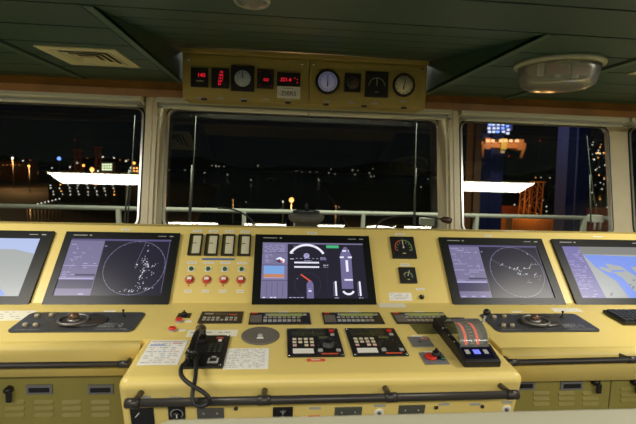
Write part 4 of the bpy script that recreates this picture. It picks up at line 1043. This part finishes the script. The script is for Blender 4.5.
R2 = [(598, 152.8, 1.4), (594, 159.5, 1.1), (600, 153.5, 1.2), (604, 153, 1), (606, 158, .8), (595.5, 170, .8), (599, 175, .9), (602, 189, .8), (595, 185, .6), (536, 177.5, .7), (541, 177.5, .7), (550, 177.8, .6), (600, 199, .8), (596, 205, .8), (605, 165, .8), (604, 178, .8), (601, 211, .8), (592, 193, .6), (468, 201.5, .8), (629, 178, 1), (631, 190, .8), (630, 165, .8), (633, 200, .8)]
R2 = [(a, b, c*.6) for a, b, c in R2]+[(rnd.uniform(589, 608), rnd.uniform(142, 215), rnd.uniform(.25, .5)) for k in range(26)]+[(rnd.uniform(512, 548), rnd.uniform(196, 222), rnd.uniform(.25, .5)) for k in range(12)]
pins([p for i, p in enumerate(R2) if i % 3], 300, WTE, 'small white terminal light seen through the right window', 'white terminal lights, right window')
pins([p for i, p in enumerate(R2) if i % 3 == 0], 300, ORG, 'small orange terminal light seen through the right window', 'orange terminal lights, right window')
pins([(540, 140.5, .6), (509, 156, .6), (75, 140, .4), (140, 145, .5)], 500, RDD, 'tiny red warning light on a distant mast', 'red warning lights')
# left shore buildings
def block(px0, px1, py0, py1, Y, wall, wins_, lab, depth=None, nm='harbour_building', ground=WZ):
    a, b = aty(px0, py0, Y), aty(px1, py1, Y); w = abs(b[0]-a[0])/2
    e = empty(nm, ((a[0]+b[0])/2, Y, ground), lab, 'building'); top = a[2]-ground
    MB().box(-w, w, 0, depth or w, 0, top).obj('walls', wall, e)
    MB().box(-w*1.02, w*1.02, -.2, (depth or w)+.2, top, top+.03*w).obj('roof', STEEL, e)
    for (px, py, s_, m) in wins_:
        q = aty(px, py, Y-.3); k = s_*Y/F; MB().box(q[0]-e.location.x-k, q[0]-e.location.x+k, -.3, -.05, q[2]-ground-k*.9, q[2]-ground+k*.9).obj('lit_window', m, e)
    return e
DW = pm('dark concrete wall', (.05, .045, .04), .8); RW = pm('rusty steel wall', (.16, .05, .02), .7)
block(48, 117, 181, 198, 240, DW, [(51+8.8*c+rnd.uniform(-1, 1)+r*.6, 185+3.2*r+rnd.uniform(-.4, .4), .28+.2*rnd.random(), WTE if rnd.random() < .9 else ORG) for c in range(8) for r in range(4)], 'long dark building with grid of white lit windows below the fixture reflection', 12)
block(100, 115, 162, 178, 420, DW, [(103+2.6*c, 164.5+2.5*r, .9, GRW) for c in range(4) for r in range(3)], 'small tower block with greenish lit windows in left window', 14)
block(0, 26, 161, 172, 450, RW, [(3+4*c, 165, .6, OD) for c in range(5)], 'low reddish warehouse at far left', 20)
block(130, 141, 165, 180, 430, DW, [(131+3*c, 168+3*r, .7, ORG if c else WTE) for c in range(3) for r in range(2)], 'small lit block beside the left window post', 14)
# lattice towers / cranes
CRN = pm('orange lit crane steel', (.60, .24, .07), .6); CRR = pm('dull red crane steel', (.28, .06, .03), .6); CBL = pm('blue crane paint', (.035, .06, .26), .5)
def lattice(px0, px1, py0, Y, m, lab, nb=6, wpx=.7, ground=WZ, nm='lattice_crane', dp=None):
    a, b = aty(px0, py0, Y), aty(px1, py0, Y); W_ = b[0]-a[0]; top = a[2]-ground
    e = empty(nm, ((a[0]+b[0])/2, Y, ground), lab, 'crane'); r = wpx*Y/F; w = W_/2; dpt = dp or w
    for sx_ in (-1, 1):
        for sy_ in (0, 1): MB().tube([(sx_*w*1.15, sy_*dpt, 0), (sx_*w*.85, sy_*dpt, top)], r, 6).obj('leg', m, e)
    mb = MB()
    for k in range(nb):
        z0_, z1_ = top*k/nb, top*(k+1)/nb; s_ = 1 if k % 2 else -1
        for yy in (0, dpt): mb.tube([(-s_*w, yy, z0_), (s_*w, yy, z1_)], r*.7, 5); mb.tube([(-w, yy, z1_), (w, yy, z1_)], r*.7, 5)
    mb.obj('bracing', m, e)
    MB().box(-w*1.6, w*1.6, -r, dpt+r, top-r, top+r).obj('head_beam', m, e)
    return e
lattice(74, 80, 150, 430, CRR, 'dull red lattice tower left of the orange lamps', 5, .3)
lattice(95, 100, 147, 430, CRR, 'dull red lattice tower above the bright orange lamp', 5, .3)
# big blue portal legs of the near gantry crane
YC = 55.0
gx, gy = aty(520, 228, YC)[0], YC
ge = empty('gantry_crane', (gx, gy, WZ), 'blue gantry crane whose broad legs rise in the right window', 'crane')
def leg(pxs, Y, m=CBL):
    (a0, a1), (b0, b1) = pxs; t0, t1 = aty(a0, 60, Y), aty(a1, 60, Y); q0, q1 = aty(b0, 228, Y), aty(b1, 228, Y)
    k = (q0[2]-WZ)/(t0[2]-q0[2]); base = [q0[0]-(t0[0]-q0[0])*k-gx, q1[0]-(t1[0]-q1[0])*k-gx]; tp = [t0[0]-gx, t1[0]-gx]; H = t0[2]-WZ
    mb = MB(); d = 2.0; y = Y-gy
    mb.add([(base[0], y, 0), (base[1], y, 0), (base[1], y+d, 0), (base[0], y+d, 0), (tp[0], y, H), (tp[1], y, H), (tp[1], y+d, H), (tp[0], y+d, H)], [(0, 3, 2, 1), (4, 5, 6, 7), (0, 1, 5, 4), (1, 2, 6, 5), (2, 3, 7, 6), (3, 0, 4, 7)])
    l_ = mb.obj('leg', m, ge); pb, pt = base[0]*.6+base[1]*.4, tp[0]*.6+tp[1]*.4
    MB().tube([(pb, y-.15, 0), (pt, y-.15, H)], .12, 8).obj('pipe', m, l_)
    for z in (8, 32):
        t = z/H; MB().box(base[0]+(tp[0]-base[0])*t-.15, base[1]+(tp[1]-base[1])*t+.15, y-.2, y+d+.2, z, z+.25).obj('flange', m, l_)
leg(((485, 507), (479, 501)), YC)
leg(((573, 594), (564, 586)), YC-8)
o = leg(((476, 482), (470, 479)), YC+3, m=CRN)
# spreader with floodlit trolley
def P3(px, py, Y): return Vector(aty(px, py, Y))
YS = 50.0; o_ = P3(503, 145, YS)
e = empty('crane_spreader', o_, 'orange container spreader hanging in the right window', 'crane spreader')
L = lambda px, py: P3(px, py, YS)-o_
a, b = L(482, 142), L(526, 146)
MB().box(a.x, b.x, 0, 1.2, -.35, .35).obj('beam', CRN, e)
for px in (487, 503, 520):
    c = L(px, 145); MB().box(c.x-.35, c.x+.35, -.2, 1.4, -.55, .75).obj('winch_block', CRN if px != 503 else pm('yellow crane machinery', (.7, .5, .08), .5), e)
for px, x2 in ((485, 482), (522, 521)):
    c, d_ = L(px, 144), L(x2, 158); MB().tube([c, c+Vector((-.3 if x2 < 500 else .3, 0, -.5)), d_], .2, 8).obj('flipper_arm', CRN, e)
c = L(503, 148); MB().box(c.x-.25, c.x+.25, 0, .8, c.z-.6, c.z+.2).obj('hook', pm('pale crane fitting', (.6, .55, .4), .5), e)
for px in (487, 492, 500, 505, 510, 516): c = L(px, 141); MB().lathe([(.22, -.15), (.22, .15), (0, .2)], (c.x, c.y-.2), 10, z0=c.z).obj('work_lamp', glow('spread', (255, 190, 130), 1.5), e)
o2 = P3(500, 128, YS+1)
e = empty('crane_trolley', o2, 'floodlit white crane trolley above the orange spreader', 'crane')
MB().box(-1.6, 1.6, 0, 1.6, -.3, .9).obj('cabin', CBL, e)
for r in range(3):
    for c in range(5):
        px, py = 490+4.6*c+rnd.uniform(-.6, .6), 124.5+3.6*r+(1.5 if c > 3 else 0); q = P3(px, py, YS+.8)-o2
        MB().box(q.x-.16, q.x+.16, -.1, .1, q.z-.12, q.z+.12).obj('floodlight', glow('flood', (200, 215, 255), 1.4) if (r+c) % 4 else BLU, e)
for x_ in (-1.2, 1.2): MB().tube([(x_, .8, .8), (x_, .8, 12)], .05, 6).obj('cable', STEEL, e)
# orange lit terminal clutter
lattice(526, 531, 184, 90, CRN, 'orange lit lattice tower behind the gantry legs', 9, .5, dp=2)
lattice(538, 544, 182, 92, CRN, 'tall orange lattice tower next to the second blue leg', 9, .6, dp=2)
def stack(px, py, w, h, Y, m, lab):
    q = aty(px, py, Y); e = empty('container_stack', (q[0], Y, WZ), lab, 'container', 'stacked containers on the terminal'); top = q[2]-WZ
    n_ = int(top//2.6)+1
    for k in range(n_): 
        mb = MB().box(-w/2, w/2, 0, 2.4, top-2.6*(k+1)+.08, top-2.6*k); 
        for c in range(int(w/.6)): mb.box(-w/2+.6*c, -w/2+.6*c+.25, -.08, 0, top-2.6*(k+1)+.2, top-2.6*k-.15)
        mb.obj('container', m, e)
RC = pm('rust red container paint', (.42, .10, .03), .6); OC = pm('brown orange container paint', (.50, .22, .06), .6)
stack(508, 206, 12, 0, 100, RC, 'rust red container stack between the blue crane legs')
stack(520, 214, 9, 0, 95, OC, 'brown orange container stack before the lattice towers')
stack(541, 219, 12, 0, 80, OC, 'low orange container stack under the tall lattice tower')
stack(601, 208, 9, 0, 110, RC, 'rust red container stack behind the right wiper')
for (px, py, Y, en) in ((515, 196, 84, 1800), (535, 200, 78, 1800), (604, 200, 95, 800)):
    q = aty(px, py, Y); ld = bpy.data.lights.new('terminal_light', 'POINT'); ld.energy = en; ld.color = (1, .5, .16); ld.shadow_soft_size = .6
    o = bpy.data.objects.new('terminal_light', ld); COL.objects.link(o); o.location = q
q = aty(502, 140, YS); ld = bpy.data.lights.new('spreader_light', 'POINT'); ld.energy = 900; ld.color = (1, .72, .5); ld.shadow_soft_size = .4
o = bpy.data.objects.new('spreader_light', ld); COL.objects.link(o); o.location = (q[0], YS-4, q[2]+1.5)
# added unseen blue-white spot, there only to brighten the crane legs
ld = bpy.data.lights.new('leg_fill_light', 'SPOT'); ld.energy = 2500; ld.color = (.6, .72, 1); ld.spot_size = 1.1; ld.shadow_soft_size = .3
o = bpy.data.objects.new('leg_fill_light', ld); COL.objects.link(o); o.location = (9, 9, 5); o.rotation_euler = (Vector((24, 50, 0))-Vector((9, 9, 5))).to_track_quat('-Z', 'Y').to_euler()
# added area light with no lamp behind it, brightens the deck handrail
ld = bpy.data.lights.new('rail_fill_light', 'AREA'); ld.shape = 'RECTANGLE'; ld.size = 5; ld.size_y = .1; ld.energy = 45; ld.color = (.95, 1, .82)
o = bpy.data.objects.new('rail_fill_light', ld); COL.objects.link(o); o.location = (.4, 3.6, 2.6); o.rotation_euler = (math.radians(15), 0, 0)

# ================================================================== WORLD AND VIEW
w = bpy.data.worlds.new('night sky'); bpy.context.scene.world = w; w.use_nodes = True
bg = w.node_tree.nodes['Background']; bg.inputs[0].default_value = (.55, .62, .8, 1); bg.inputs[1].default_value = .0035
sc = bpy.context.scene
sc.view_settings.view_transform = 'Standard'; sc.view_settings.look = 'None'; sc.view_settings.gamma = 1; sc.view_settings.exposure = .1
sc.cycles.max_bounces = 8; sc.cycles.transparent_max_bounces = 12; sc.cycles.sample_clamp_indirect = 4; sc.cycles.caustics_reflective = False; sc.cycles.caustics_refractive = False
